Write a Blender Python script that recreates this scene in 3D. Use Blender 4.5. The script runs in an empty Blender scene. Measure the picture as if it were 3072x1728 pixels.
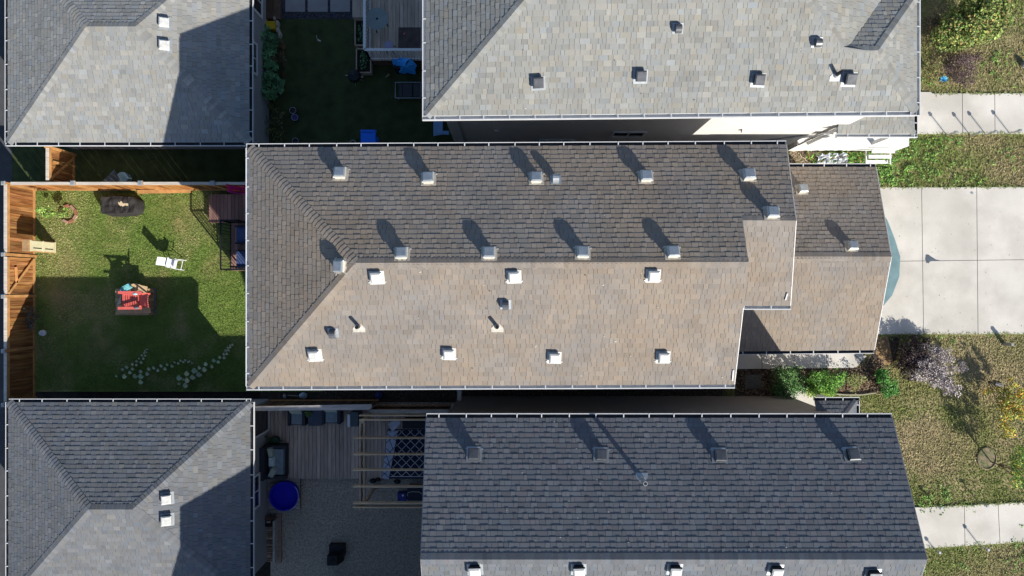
import bpy, math, random
from mathutils import Vector, Matrix
R = random.Random(7)
sc = bpy.context.scene
C = sc.collection
# ------------------------------------------------ camera, sky, sun, exposure
H = 26.0; F = 2048.0
cd = bpy.data.cameras.new('camera'); cam = bpy.data.objects.new('camera', cd); C.objects.link(cam)
cam.location = (0, 0, H); cam.rotation_euler = (0, 0, 0)
cd.sensor_width = 36; cd.lens = 24; cd.clip_end = 500; cd.clip_start = 0.5
sc.camera = cam
SUN_EL = math.radians(28.0); AZ = math.radians(38.1)      # sun stands towards (+sin AZ, -cos AZ)
w = bpy.data.worlds.new('World'); sc.world = w; w.use_nodes = True
nt = w.node_tree; bg = nt.nodes['Background']
sky = nt.nodes.new('ShaderNodeTexSky'); sky.sky_type = 'NISHITA'; sky.sun_disc = False
sky.sun_elevation = SUN_EL; sky.sun_rotation = math.pi - AZ; sky.ozone_density = 3.5
nt.links.new(sky.outputs[0], bg.inputs[0]); bg.inputs[1].default_value = 0.09
sd = bpy.data.lights.new('sun', 'SUN'); sd.energy = 5.0; sd.angle = math.radians(0.5); sd.color = (1, 0.947, 0.855)
so = bpy.data.objects.new('sun', sd); C.objects.link(so)
sv = Vector((math.sin(AZ)*math.cos(SUN_EL), -math.cos(AZ)*math.cos(SUN_EL), math.sin(SUN_EL)))
so.rotation_euler = sv.to_track_quat('Z', 'Y').to_euler(); so.location = (20, -25, 30)
sc.view_settings.view_transform = 'Standard'; sc.view_settings.look = 'None'
sc.view_settings.exposure = 0.55; sc.view_settings.gamma = 1

# ------------------------------------------------ helpers
def W(px, py, h=0.0):
    k = (H-h)/F
    return Vector(((px-1536)*k, (864-py)*k, h))
def srgb(r, g, b):
    f = lambda c: (c/255/12.92 if c/255 <= .04045 else ((c/255+.055)/1.055)**2.4)
    return (f(r), f(g), f(b))
MATS = {}
def mk(name, col, rough=.8, var=.12, scale=9., bump=0., attr=False, metal=0., spec=.3, col2=None, scale2=1.2, stretch=None, thr=(.42,.6), fine=0., alpha=None):
    if name in MATS: return MATS[name]
    m = bpy.data.materials.new(name); m.use_nodes = True; MATS[name] = m
    n = m.node_tree.nodes; l = m.node_tree.links; b = n['Principled BSDF']
    b.inputs['Roughness'].default_value = rough; b.inputs['Metallic'].default_value = metal
    b.inputs['Specular IOR Level'].default_value = spec
    geo = n.new('ShaderNodeNewGeometry'); mp = n.new('ShaderNodeMapping'); l.new(geo.outputs['Position'], mp.inputs[0])
    if stretch: mp.inputs['Scale'].default_value = stretch
    base = n.new('ShaderNodeRGB'); base.outputs[0].default_value = (*col, 1); cur = base.outputs[0]
    if col2:
        t = n.new('ShaderNodeTexNoise'); t.inputs['Scale'].default_value = scale2; t.inputs['Detail'].default_value = 5
        l.new(mp.outputs[0], t.inputs['Vector'])
        r = n.new('ShaderNodeMapRange'); r.inputs[1].default_value = thr[0]; r.inputs[2].default_value = thr[1]
        l.new(t.outputs['Fac'], r.inputs[0])
        mx = n.new('ShaderNodeMix'); mx.data_type = 'RGBA'; l.new(r.outputs[0], mx.inputs[0]); l.new(cur, mx.inputs[6])
        mx.inputs[7].default_value = (*col2, 1); cur = mx.outputs[2]
    if attr:
        a = n.new('ShaderNodeAttribute'); a.attribute_name = 'tint'
        mx = n.new('ShaderNodeMix'); mx.data_type = 'RGBA'; mx.blend_type = 'MULTIPLY'; mx.inputs[0].default_value = 1
        l.new(cur, mx.inputs[6]); l.new(a.outputs['Color'], mx.inputs[7]); cur = mx.outputs[2]
    for (amt, scl) in ((var, scale), (fine, 60.)):
        if not amt: continue
        t = n.new('ShaderNodeTexNoise'); t.inputs['Scale'].default_value = scl; t.inputs['Detail'].default_value = 4
        l.new(mp.outputs[0], t.inputs['Vector'])
        r = n.new('ShaderNodeMapRange'); r.inputs[1].default_value = .3; r.inputs[2].default_value = .7
        r.inputs[3].default_value = 1-amt; r.inputs[4].default_value = 1+amt; l.new(t.outputs['Fac'], r.inputs[0])
        vm = n.new('ShaderNodeVectorMath'); vm.operation = 'SCALE'; l.new(cur, vm.inputs[0]); l.new(r.outputs[0], vm.inputs['Scale']); cur = vm.outputs[0]
    l.new(cur, b.inputs['Base Color'])
    if bump:
        t = n.new('ShaderNodeTexNoise'); t.inputs['Scale'].default_value = scale*2.5; t.inputs['Detail'].default_value = 5; l.new(mp.outputs[0], t.inputs['Vector'])
        bp = n.new('ShaderNodeBump'); bp.inputs['Strength'].default_value = bump; bp.inputs['Distance'].default_value = .03
        l.new(t.outputs['Fac'], bp.inputs['Height']); l.new(bp.outputs[0], b.inputs['Normal'])
    return m

class MB:
    def __init__(s): s.v = []; s.f = []; s.m = []; s.c = []; s.cm = 0; s.cc = (1, 1, 1)
    def face(s, pts, col=None):
        i = len(s.v); s.v.extend(tuple(p) for p in pts); s.f.append(tuple(range(i, i+len(pts)))); s.m.append(s.cm); s.c.append(col or s.cc)
    def prism(s, pts, d, col=None):           # pts CCW seen from tip of -d ; extrude by vector d
        a = [Vector(p) for p in pts]; d = Vector(d); b = [p+d for p in a]; n = len(a)
        s.face(a[::-1], col); s.face(b, col)
        for i in range(n): j = (i+1) % n; s.face([a[i], a[j], b[j], b[i]], col)
    def box(s, c, size, rz=0., col=None, taper=1.):
        x, y, z = size[0]/2, size[1]/2, size[2]/2; cs, sn = math.cos(rz), math.sin(rz); c = Vector(c)
        def P(a, b, d, k=1.): a *= k; b *= k; return c+Vector((a*cs-b*sn, a*sn+b*cs, d))
        lo = [P(-x, -y, -z), P(x, -y, -z), P(x, y, -z), P(-x, y, -z)]; hi = [P(-x, -y, z, taper), P(x, -y, z, taper), P(x, y, z, taper), P(-x, y, z, taper)]
        s.face(lo[::-1], col); s.face(hi, col)
        for i in range(4): j = (i+1) % 4; s.face([lo[i], lo[j], hi[j], hi[i]], col)
    def bar(s, a, b, wd, ht, col=None, up=(0, 0, 1)):   # rectangular beam, a/b centre line
        a = Vector(a); b = Vector(b); d = (b-a).normalized(); up = Vector(up)
        if abs(d.dot(up)) > .99: up = Vector((0, 1, 0))
        x = d.cross(up).normalized()*(wd/2); y = x.cross(d).normalized()*(ht/2)
        q = [a-x-y, a+x-y, a+x+y, a-x+y]; s.prism(q if True else q, b-a, col)
    def tube(s, pts, r, n=8, col=None, r2=None):
        pts = [Vector(p) for p in pts]; rings = []; N = len(pts)
        for i, p in enumerate(pts):
            d = (pts[min(i+1, N-1)]-pts[max(i-1, 0)]).normalized(); u = d.orthogonal().normalized() if abs(d.z) > .9 else d.cross(Vector((0, 0, 1))).normalized()
            if abs(d.z) > .9: u = (Vector((1, 0, 0))-d*d.x).normalized()
            v = d.cross(u); rr = r if r2 is None else r+(r2-r)*i/(N-1)
            rings.append([p+(u*math.cos(2*math.pi*k/n)+v*math.sin(2*math.pi*k/n))*rr for k in range(n)])
        for i in range(N-1):
            for k in range(n): j = (k+1) % n; s.face([rings[i][k], rings[i][j], rings[i+1][j], rings[i+1][k]], col)
        s.face(rings[0][::-1], col); s.face(rings[-1], col)
    def lathe(s, c, prof, n=24, col=None, sx=1., sy=1.):
        c = Vector(c); rg = [[c+Vector((r*sx*math.cos(2*math.pi*k/n), r*sy*math.sin(2*math.pi*k/n), z)) for k in range(n)] for r, z in prof]
        for i in range(len(rg)-1):
            for k in range(n): j = (k+1) % n; s.face([rg[i][k], rg[i][j], rg[i+1][j], rg[i+1][k]], col)
        if prof[0][0] > 1e-4: s.face(rg[0][::-1], col)
        if prof[-1][0] > 1e-4: s.face(rg[-1], col)
    def torus(s, c, Rr, r, n=24, k=6, col=None):
        c = Vector(c); rg = []
        for i in range(n):
            a = 2*math.pi*i/n
            rg.append([c+Vector(((Rr+r*math.cos(b))*math.cos(a), (Rr+r*math.cos(b))*math.sin(a), r*math.sin(b))) for b in [2*math.pi*q/k for q in range(k)]])
        for i in range(n):
            for q in range(k): j = (i+1) % n; p = (q+1) % k; s.face([rg[i][q], rg[j][q], rg[j][p], rg[i][p]], col)
    def build(s, name, mats, parent=None, smooth=False, loc=None):
        if not isinstance(mats, (list, tuple)): mats = [mats]
        off = Vector((0, 0, 0))
        if parent is not None: off = wloc(parent)
        if loc is not None and parent is None: off = Vector(loc)
        me = bpy.data.meshes.new(name)
        me.from_pydata([(a-off.x, b-off.y, c-off.z) for a, b, c in s.v], [], s.f)
        for m in mats: me.materials.append(m)
        me.polygons.foreach_set('material_index', s.m)
        ca = me.color_attributes.new('tint', 'FLOAT_COLOR', 'CORNER')
        buf = []
        for f, c in zip(s.f, s.c): buf.extend((c[0], c[1], c[2], 1.)*len(f))
        ca.data.foreach_set('color', buf)
        if smooth: me.polygons.foreach_set('use_smooth', [True]*len(s.f))
        me.update()
        o = bpy.data.objects.new(name, me); C.objects.link(o)
        if parent is not None: o.parent = parent
        elif loc is not None: o.location = loc
        return o
def wloc(o):
    p = Vector(o.location)
    while o.parent: o = o.parent; p += Vector(o.location)
    return p
def tag(o, label=None, cat=None, group=None, kind=None):
    if label: o['label'] = label
    if cat: o['category'] = cat
    if group: o['group'] = group
    if kind: o['kind'] = kind
    return o
def thing(name, label, cat, loc=(0, 0, 0), rz=0., group=None):
    o = bpy.data.objects.new(name, None); C.objects.link(o); o.location = loc; o.rotation_euler = (0, 0, rz); o.empty_display_size = .2
    return tag(o, label, cat, group)
KIDS = {}
def copy_tree(o, parent=None):
    c = o.copy(); C.objects.link(c)
    if parent is not None: c.parent = parent
    for ch in [x for x in C.objects if x.parent == o]: copy_tree(ch, c)
    return c
def jit(a): return 1+R.uniform(-a, a)

# ------------------------------------------------ materials
M = {}
M['white'] = mk('white_metal', (.60, .61, .62), .45, .05, 4)
M['whitepaint'] = mk('white_paint', (.74, .74, .73), .6, .05, 3)
M['gutter_in'] = mk('gutter_inside', (.045, .05, .06), .6, .3, 5)  # dark coating on garage gutters; on north gutters eave shade put in colour
M['steel'] = mk('galvanised_steel', (.42, .45, .47), .42, .12, 7, metal=.5)
M['ventwhite'] = mk('vent_plastic', (.56, .56, .54), .5, .14, 11)
M['ventbeige'] = mk('vent_beige', (.5, .47, .41), .4, .14, 12)
M['ventblack'] = mk('vent_black_metal', (.11, .115, .125), .35, .25, 6, metal=.2)
M['blackside'] = mk('black_plastic', (.012, .013, .016), .5, .1, 5)
M['black'] = mk('black_paint', (.015, .015, .017), .45, .1, 5)
M['siding_grey'] = mk('siding_grey', (.31, .31, .31), .7, .05, 3)
M['siding_beige'] = mk('siding_beige', (.29, .26, .235), .7, .05, 3)
M['siding_tan'] = mk('siding_cream', (.62, .6, .57), .7, .05, 3)
M['soffit'] = mk('soffit', (.35, .35, .34), .7, .05, 3)
M['tar'] = mk('underlay', (.02, .02, .021), .95, .1, 8)
M['concrete'] = mk('concrete', (.55, .52, .465), .9, .09, .9, col2=(.62, .59, .535), scale2=.45, fine=.07, bump=.05)
M['asphalt'] = mk('asphalt', (.07, .072, .078), .95, .15, 3, fine=.3)
M['deck'] = mk('weathered_deck', (.50, .40, .32), .8, .22, 3, attr=True, stretch=(6, .6, 1), fine=.1)
M['deckh'] = mk('weathered_boards', (.40, .34, .28), .8, .22, 3, attr=True, stretch=(.6, 6, 1), fine=.1)
M['reddeck'] = mk('red_brown_deck', (.32, .18, .145), .8, .18, 3, attr=True, stretch=(6, .6, 1))
M['cedar'] = mk('stained_cedar', (.33, .165, .06), .75, .32, 2.2, attr=True, stretch=(1, 9, .7), col2=(.22, .085, .025), scale2=1.5)
M['cedarx'] = mk('stained_cedar_rail', (.44, .23, .085), .75, .22, 4, attr=True)
M['cedarN'] = mk('stained_cedar_north', (.36, .165, .048), .75, .32, 2.2, attr=True, stretch=(9, 1, .7), col2=(.22, .085, .025), scale2=1.5)
M['greywood'] = mk('grey_lumber', (.45, .42, .38), .8, .2, 4, attr=True, stretch=(.6, 5, 1))
M['rawwood'] = mk('raw_lumber', (.52, .42, .31), .8, .2, 4, attr=True, stretch=(.6, 5, 1))
M['darkwood'] = mk('dark_fence_wood', (.10, .06, .04), .85, .3, 5, attr=True)
M['glass'] = mk('window_glass', (.03, .035, .04), .08, .0, 3, spec=.6)
M['soil'] = mk('soil', (.028, .022, .017), .95, .4, 5, bump=.4, fine=.3)
# ------------------------------------------------ roofs
EXP = .147
def shingles(mb, pts, pal, seed=0, mi=0, raised=.4, base_drop=.03, slab=True):
    """pts: planar polygon, pts[0]->pts[1] is the eave, CCW from above. Lays overlapping random-width tabs."""
    rr = random.Random(seed*13+5)
    pts = [Vector(p) for p in pts]
    top = max(pts[2:], key=lambda p: p.z)
    u = (pts[1]-pts[0]); L = u.length; u.normalize()
    n = u.cross(top-pts[0]).normalized(); v = n.cross(u).normalized()
    o = pts[0]
    P2 = [((p-o).dot(u), (p-o).dot(v)) for p in pts]
    Vm = max(b for a, b in P2)
    def rng(vv):
        xs = []
        for i in range(len(P2)):
            (a0, b0), (a1, b1) = P2[i], P2[(i+1) % len(P2)]
            if abs(b1-b0) < 1e-6:
                if abs(b0-vv) < 1e-5: xs += [a0, a1]
                continue
            t = (vv-b0)/(b1-b0)
            if -1e-6 <= t <= 1+1e-6: xs.append(a0+(a1-a0)*t)
        return (min(xs), max(xs)) if xs else None
    def P(a, b, h): return o+u*a+v*b+n*h
    if slab:
        mb.cm = mi+1
        mb.prism([P(a, b, -base_drop) for a, b in P2], n*(base_drop-.004))
    mb.cm = mi
    k = 0; vv = 0.
    vmin = min(b for a, b in P2)
    nrow = int(math.ceil(Vm/EXP))
    umin = min(a for a, b in P2); umax = max(a for a, b in P2)
    for k in range(nrow):
        v0 = k*EXP; v1 = min((k+1)*EXP+.012, Vm)
        if v0 >= Vm-.02: break
        r0 = rng(max(v0, .001)); r1 = rng(v1-.001)
        if r0 is None or r1 is None: continue
        a = min(r0[0], r1[0])-rr.uniform(0, .3); end = max(r0[1], r1[1])
        drift = rr.gauss(0, .03)
        up = rr.random() < .5
        while a < end:
            wdt = rr.choice((.16, .2, .25, .3))*(1+rr.uniform(-.1, .1)) if not up else rr.choice((.11, .14, .18))
            b = a+wdt
            th = .015 if up else .009
            g = .0035
            lo0 = max(a+g, r0[0]); lo1 = min(b-g, r0[1]); hi0 = max(a+g, r1[0]); hi1 = min(b-g, r1[1])
            if lo1 < lo0: lo0 = lo1 = min(max((lo0+lo1)/2, r0[0]), r0[1])
            if hi1 < hi0: hi0 = hi1 = min(max((hi0+hi1)/2, r1[0]), r1[1])
            if (lo1-lo0)+(hi1-hi0) > .01:
                col = pal(rr, up, drift)
                dv = rr.uniform(-.004, .003)
                A, B_, D, E = P(lo0, v0+dv, th+.001), P(lo1, v0+dv, th+.001), P(hi1, v1, .0015), P(hi0, v1, .0015)
                mb.face([A, B_, D, E], col)
                cb = (col[0]*.4, col[1]*.4, col[2]*.4); cs = (col[0]*.85, col[1]*.85, col[2]*.85)
                mb.face([P(lo0, v0+dv, -.004), P(lo1, v0+dv, -.004), B_, A], cb)
                if up:
                    mb.face([P(lo0, v0+dv, -.004), A, E, P(hi0, v1, -.004)], cs); mb.face([B_, P(lo1, v0+dv, -.004), P(hi1, v1, -.004), D], cs)
            a = b; up = not up if rr.random() < .8 else up
    return (o, u, v, n)
def pal_brown(rr, up, d):
    k = 1+d*.5+rr.gauss(0, .045)+(.02 if up else -.01); h = rr.gauss(0, .018)
    return (k*(1+h), k, k*(1-h*1.2))
def pal_grey(rr, up, d):
    k = 1+d*.5+rr.gauss(0, .06)+(.13 if rr.random() < .12 else 0); h = rr.gauss(0, .03)
    return (k*(1+h), k*(1+h*.2), k*(1-h))
def pal_dark(rr, up, d):
    k = 1+d*.5+rr.gauss(0, .07); h = rr.gauss(0, .035)
    return (k*(1+h), k*(1-abs(h)*.3), k*(1-h*.3))
def caps(mb, p0, p1, n1, n2, pal, seed=0, half=.145, ex=.125, lift=.012, wild=1.3):
    """folded cap shingles from p0 (low/start) to p1; n1,n2 normals of the planes left and right."""
    rr = random.Random(seed+99); p0 = Vector(p0); p1 = Vector(p1); d = p1-p0; L = d.length; d.normalize()
    s1 = d.cross(n1).normalized()*-1; s2 = d.cross(n2).normalized()
    # make each side run down its own plane
    if s1.z > 0: s1 = -s1
    if s2.z > 0: s2 = -s2
    if (s1-s2).length < .3: s2 = -s2
    up = (Vector(n1)+Vector(n2)).normalized()
    N = max(2, int(L/ex)); ex = L/N
    for i in range(N):
        a = p0+d*(i*ex); b = p0+d*((i+1)*ex+.02)
        c = pal(rr, rr.random() < .5, rr.gauss(0, .06*wild))
        h0 = lift+.012; h1 = lift
        hw = half*(1+rr.uniform(-.02, .02))
        for s, n in ((s1, n1), (s2, n2)):
            n = Vector(n)
            A = a+up*h0; B_ = b+up*h1; C_ = b+s*hw+n*(h1-.002); D = a+s*hw+n*(h0-.002)
            q = [A, B_, C_, D]
            if (B_-A).cross(C_-A).dot(n) < 0: q = q[::-1]
            mb.face(q, c); mb.face([A, D, a+s*hw-n*.006, a-up*.004], tuple(x*.7 for x in c)); mb.face([D, C_, b+s*hw-n*.006, a+s*hw-n*.006], tuple(x*.7 for x in c))
def nrm(a, b, c):
    n = (Vector(b)-Vector(a)).cross(Vector(c)-Vector(a)).normalized()
    return n if n.z > 0 else -n
def gutter(name, a, b, outdir, parent, mat, strap=.76, wdt=.115, first=.35, dark=True):
    """trough along the eave line a->b, opening upward, outside in direction outdir."""
    a = Vector(a); b = Vector(b); d = (b-a).normalized(); L = (b-a).length; o = Vector(outdir).normalized()
    o = (o-d*o.dot(d)).normalized()
    z = Vector((0, 0, 1)); mb = MB(); t = .006; dz = -.015; dp = .095
    def slab(p, q, s, e): # box spanned between offset corners
        (x0, z0), (x1, z1) = s, e
        A = a+o*x0+z*z0; mb.prism([A, A+o*(x1-x0), A+o*(x1-x0)+d*L, A+d*L] if (o.cross(d)).z > 0 else [A, A+d*L, A+o*(x1-x0)+d*L, A+o*(x1-x0)], z*(z1-z0))
    slab(0, 0, (0, dz-dp), (wdt, dz-dp+t)); slab(0, 0, (wdt-t, dz-dp+t), (wdt, dz)); mb.cm = 1 if dark else 0; slab(0, 0, (0, dz-dp+t), (t, dz)); slab(0, 0, (t, dz-dp+t), (wdt-t-.001, dz-dp+t+.003)); slab(0, 0, (wdt-t-.003, dz-dp+t+.003), (wdt-t-.0005, dz-.002)); mb.cm = 0
    slab(0, 0, (wdt-(.016 if dark else .026), dz), (wdt+.004, dz+.008))
    mb.box(a+o*(wdt/2)+z*(dz-dp/2)+d*.003, (t, wdt-2*t-.002, dp-t) if abs(d.x) > .5 else (wdt-2*t-.002, t, dp-t)); mb.box(b+o*(wdt/2)+z*(dz-dp/2)-d*.003, (t, wdt-2*t-.002, dp-t) if abs(d.x) > .5 else (wdt-2*t-.002, t, dp-t))
    g = mb.build(name, [mat, M['gutter_in']], parent)
    if strap:
        base = None; x = first; root = wloc(parent)
        while x < L-.1:
            if base is None:
                s = MB(); sw = .028
                p = a+d*x; s.prism([p+o*-.02+z*(dz+.011), p+o*(wdt-.002)+z*(dz+.011), p+o*(wdt-.002)+d*sw+z*(dz+.011), p+o*-.02+d*sw+z*(dz+.011)] if (o.cross(d)).z > 0 else [p+o*-.02+z*(dz+.011), p+o*-.02+d*sw+z*(dz+.011), p+o*(wdt-.002)+d*sw+z*(dz+.011), p+o*(wdt-.002)+z*(dz+.011)], z*.006)
                base = s.build('gutter_strap', M['white'], g); x0 = x
            else:
                c = base.copy(); C.objects.link(c); c.parent = g; c.location = d*(x-x0)
            x += strap*R.uniform(.9, 1.1)
    return g
def on_plane(pl, px, py):
    o, u, v, n = pl; ray = W(px, py, 0)-Vector((0, 0, H)); cam0 = Vector((0, 0, H))
    t = (o-cam0).dot(n)/ray.dot(n); return cam0+ray*t
def box_vent(pl, px, py, parent, capm, sidem, flange, s=.33, hz=.21, jog=True):
    o, u, v, n = pl; c = on_plane(pl, px, py)-n*0; c = c+(-n*0)
    # seen cap centre sits hz above the plane: shift the foot back along the view ray
    ray = (c-Vector((0, 0, H))).normalized(); c = c+ray*(hz/ -ray.dot(n)) * -1 if False else c
    foot = c-ray*0; k = hz/(-ray.dot(n)); top = c; foot = top-(-ray)*k*0
    q = c-ray*k; foot = q-n*hz
    yw = R.uniform(-.05, .05); s = s*R.uniform(.97, 1.03); u, v = u*math.cos(yw)+v*math.sin(yw), v*math.cos(yw)-u*math.sin(yw)
    mb = MB(); mb.cm = 2
    def B(cx, cy, z0, z1, sx, sy, tp=1., sx2=None):
        x, y = sx/2, sy/2; lo = [foot+u*(cx+a)+v*(cy+b)+n*z0 for a, b in ((-x, -y), (x, -y), (x, y), (-x, y))]; hi = [foot+u*(cx+a*tp)+v*(cy+b*tp)+n*z1 for a, b in ((-x, -y), (x, -y), (x, y), (-x, y))]
        mb.face(lo[::-1]); mb.face(hi)
        for i in range(4): j = (i+1) % 4; mb.face([lo[i], lo[j], hi[j], hi[i]])
    B(0, -.03, .008, .018, s+.1, s+.08)
    if jog: B(-(s+.12)/2, -(s+.02)/2, .012, .024, .05, .035); B((s+.12)/2, -(s+.02)/2, .012, .024, .05, .035)
    mb.cm = 1; B(0, 0, .018, hz-.075, s-.06, s-.06)
    mb.cm = 1; B(0, 0, hz-.085, hz-.03, s, s, .97)
    mb.cm = 0; B(0, 0, hz-.03, hz-.012, s*.97, s*.97, .86); B(0, 0, hz-.012, hz, s*.78, s*.78, .96)
    return mb.build('roof_vent', [capm, sidem, flange], parent)
def goose(pl, px, py, parent, m, flange, flip=False):
    o, u, v, n = pl; c = on_plane(pl, px, py); mb = MB(); mb.cm = 1
    def P(a, b, z): return c+u*a+v*b+n*z
    mb.prism([P(-.15, -.14, .008), P(.15, -.14, .008), P(.15, .14, .008), P(-.15, .14, .008)], n*.01)
    mb.cm = 0; prof = [(.12, .02)]+[(.1-.1*math.cos(t)*1.0-.0, .06+.13*math.sin(t)) for t in [math.pi*i/8 for i in range(0, 9)]][::1]
    prof = [(.11, .018), (.115, .1), (.1, .16), (.06, .2), (0, .215), (-.06, .2), (-.11, .15), (-.13, .09)]
    wd = .085
    for i in range(len(prof)-1):
        (b0, z0), (b1, z1) = prof[i], prof[i+1]
        mb.face([P(-wd, b0, z0), P(-wd, b1, z1), P(wd, b1, z1), P(wd, b0, z0)])
        mb.face([P(-wd, b0, z0), P(-wd, 0, .018), P(-wd, b1, z1)]); mb.face([P(wd, b0, z0), P(wd, b1, z1), P(wd, 0, .018)])
    mb.face([P(-wd, -.13, .09), P(-wd, 0, .018), P(wd, 0, .018), P(wd, -.13, .09)])
    return mb.build('hooded_vent', [m, flange], parent)
def pipe(pl, px, py, parent, m, flange, h=.3, r=.052):
    o, u, v, n = pl; c = on_plane(pl, px, py); z = Vector((0, 0, 1)); mb = MB(); mb.cm = 1
    def P(a, b, q): return c+u*a+v*b+n*q
    mb.prism([P(-.17, -.16, .008), P(.17, -.16, .008), P(.17, -.04, .008), P(.07, .08, .008), P(-.07, .08, .008), P(-.17, -.04, .008)], n*.009)
    mb.lathe(c, [(.085, .0), (.075, .04), (.055, .075)], 14)
    mb.cm = 0; mb.tube([c, c+z*h], r, 12); f = MB
    mb.cm = 2; mb.lathe(c+z*(h+.001), [(r*.78, 0), (r*.1, .001)], 12)
    return mb.build('vent_pipe', [m, flange, M['blackside']], parent)
def siding(mb, a, b, z0, z1, out, ex=.115):
    """clapboard strips on the wall a->b (xy), proud towards out"""
    a = Vector((a[0], a[1], 0)); b = Vector((b[0], b[1], 0)); o = Vector(out).normalized(); z = z0
    while z < z1-.01:
        t = min(z+ex, z1)
        q = [a+o*.014+Vector((0, 0, z)), b+o*.014+Vector((0, 0, z)), b+o*.003+Vector((0, 0, t)), a+o*.003+Vector((0, 0, t))]
        if (q[1]-q[0]).cross(q[2]-q[0]).dot(o) < 0: q = q[::-1]
        mb.face(q); mb.face([a+Vector((0, 0, z)), b+Vector((0, 0, z)), b+o*.014+Vector((0, 0, z)), a+o*.014+Vector((0, 0, z))]); z = t
def body(parent, x0, y0, x1, y1, z1, mat, zz=0., name='wall', sides='NESW'):
    mb = MB(); mb.box(((x0+x1)/2, (y0+y1)/2, (z1+zz)/2), (x1-x0, y1-y0, z1-zz))
    if 'N' in sides: siding(mb, (x0, y1), (x1, y1), zz, z1, (0, 1, 0))
    if 'S' in sides: siding(mb, (x0, y0), (x1, y0), zz, z1, (0, -1, 0))
    if 'W' in sides: siding(mb, (x0, y0), (x0, y1), zz, z1, (-1, 0, 0))
    if 'E' in sides: siding(mb, (x1, y0), (x1, y1), zz, z1, (1, 0, 0))
    return mb.build(name, mat, parent)
def window(parent, c, wd, ht, axis, out, name='window', door=False):
    """framed opening on a wall; axis 'x' or 'y' is its width direction; out = +-1"""
    mb = MB(); c = Vector(c); t = .07; d = .05*out
    def bx(dx, dz, sx, sz, dep, off):
        if axis == 'x': mb.box(c+Vector((dx, off*out, dz)), (sx, dep, sz))
        else: mb.box(c+Vector((off*out, dx, dz)), (dep, sx, sz))
    bx(-wd/2, 0, t, ht+t, .05, .035); bx(wd/2, 0, t, ht+t, .05, .035); bx(0, -ht/2, wd-t, t, .05, .035); bx(0, ht/2, wd-t, t, .05, .035)
    if not door: bx(0, 0, .035, ht-t, .04, .03)
    f = mb.build(name, M['whitepaint'], parent)
    g = MB(); 
    if axis == 'x': g.box(c+Vector((0, .022*out, 0)), (wd-t, .012, ht-t))
    else: g.box(c+Vector((.022*out, 0, 0)), (.012, wd-t, ht-t))
    g.build('pane', M['glass'], f); return f

# shingle materials (the colour of the granules)
mS = {}
mS['brown'] = mk('brown_shingles', (.266, .220, .176), .9, .09, 1.3, attr=True, fine=.12, col2=(.238, .212, .188), scale2=.45)
mS['n_grey'] = mk('pale_grey_shingles', (.252, .252, .236), .9, .08, 1.3, attr=True, fine=.1)
mS['g_grey'] = mk('grey_shingles', (.268, .268, .255), .9, .08, 1.3, attr=True, fine=.1)
mS['g_dark'] = mk('slate_grey_shingles', (.158, .164, .172), .9, .07, 1.3, attr=True, fine=.1)
mS['b_dark'] = mk('charcoal_shingles', (.138, .147, .160), .9, .07, 1.3, attr=True, fine=.1)

# ---- centre house
hc = thing('house', 'long brown-shingled house in the middle with many square roof vents', 'house', (0, .5, 0))
E6 = 6.5; h1 = 7.86; h2 = 7.4
A_, B_, C_, D_ = W(749, 443, E6), W(2359, 434, E6), W(749, 1159, E6), W(2203, 1153, E6)
R1, R2 = W(1066, 789, h1), W(2231, 786, h1); R3, R4 = W(2216, 661, h2), W(2388, 662, h2)
Bm = A_+(B_-A_)*((6.28-A_.x)/(B_.x-A_.x)); R2.x = 6.28; R3.x = 6.28
E_ = W(2371, 917, E6-.04); Em = Vector((6.28, E_.y, E_.z))
mb = MB()
pN = shingles(mb, [Bm, A_, R1, R2], pal_brown, 1)
shingles(mb, [B_, Bm, R3, R4], pal_brown, 2)
pS = shingles(mb, [C_, D_, R2, R1], pal_brown, 3)
pW = shingles(mb, [A_, C_, R1], pal_brown, 4)
shingles(mb, [Em, E_, R4, R3], pal_brown, 5)
mb.build('roof', [mS['brown'], M['tar']], hc)
mb = MB(); nN, nS_, nW = pN[3], pS[3], pW[3]
caps(mb, R2, R1, nN, nS_, pal_brown, 1); caps(mb, A_, R1, nN, nW, pal_brown, 2); caps(mb, C_, R1, nS_, nW, pal_brown, 3)
caps(mb, R4, R3, nN, nrm(Em, E_, R4), pal_brown, 4)
mb.build('ridge_cap', mS['brown'], hc)
# lower garage roof
e3 = 3.2
LB, LA = W(2628, 501, e3), W(2356, 501, e3); SA, SB = W(2185, 1055, e3), W(2623, 1050, e3)
lr1 = Vector((6.6, 1.0, 4.33)); lr2 = W(2674, 770, 4.33); LA.x = 6.9; LA.z = e3
mb = MB()
pLN = shingles(mb, [LB, LA, Vector((6.9, lr2.y, 4.33)), lr2], pal_brown, 6)
pLS = shingles(mb, [Vector((5.9, SA.y, e3)), SB, lr2, Vector((5.9, lr2.y, 4.33))], pal_brown, 7)
mb.build('lower_roof', [mS['brown'], M['tar']], hc)
mb = MB(); caps(mb, lr2, Vector((6.9, lr2.y, 4.33)), pLN[3], pLS[3], pal_brown, 6); mb.build('ridge_cap', mS['brown'], hc)
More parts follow.
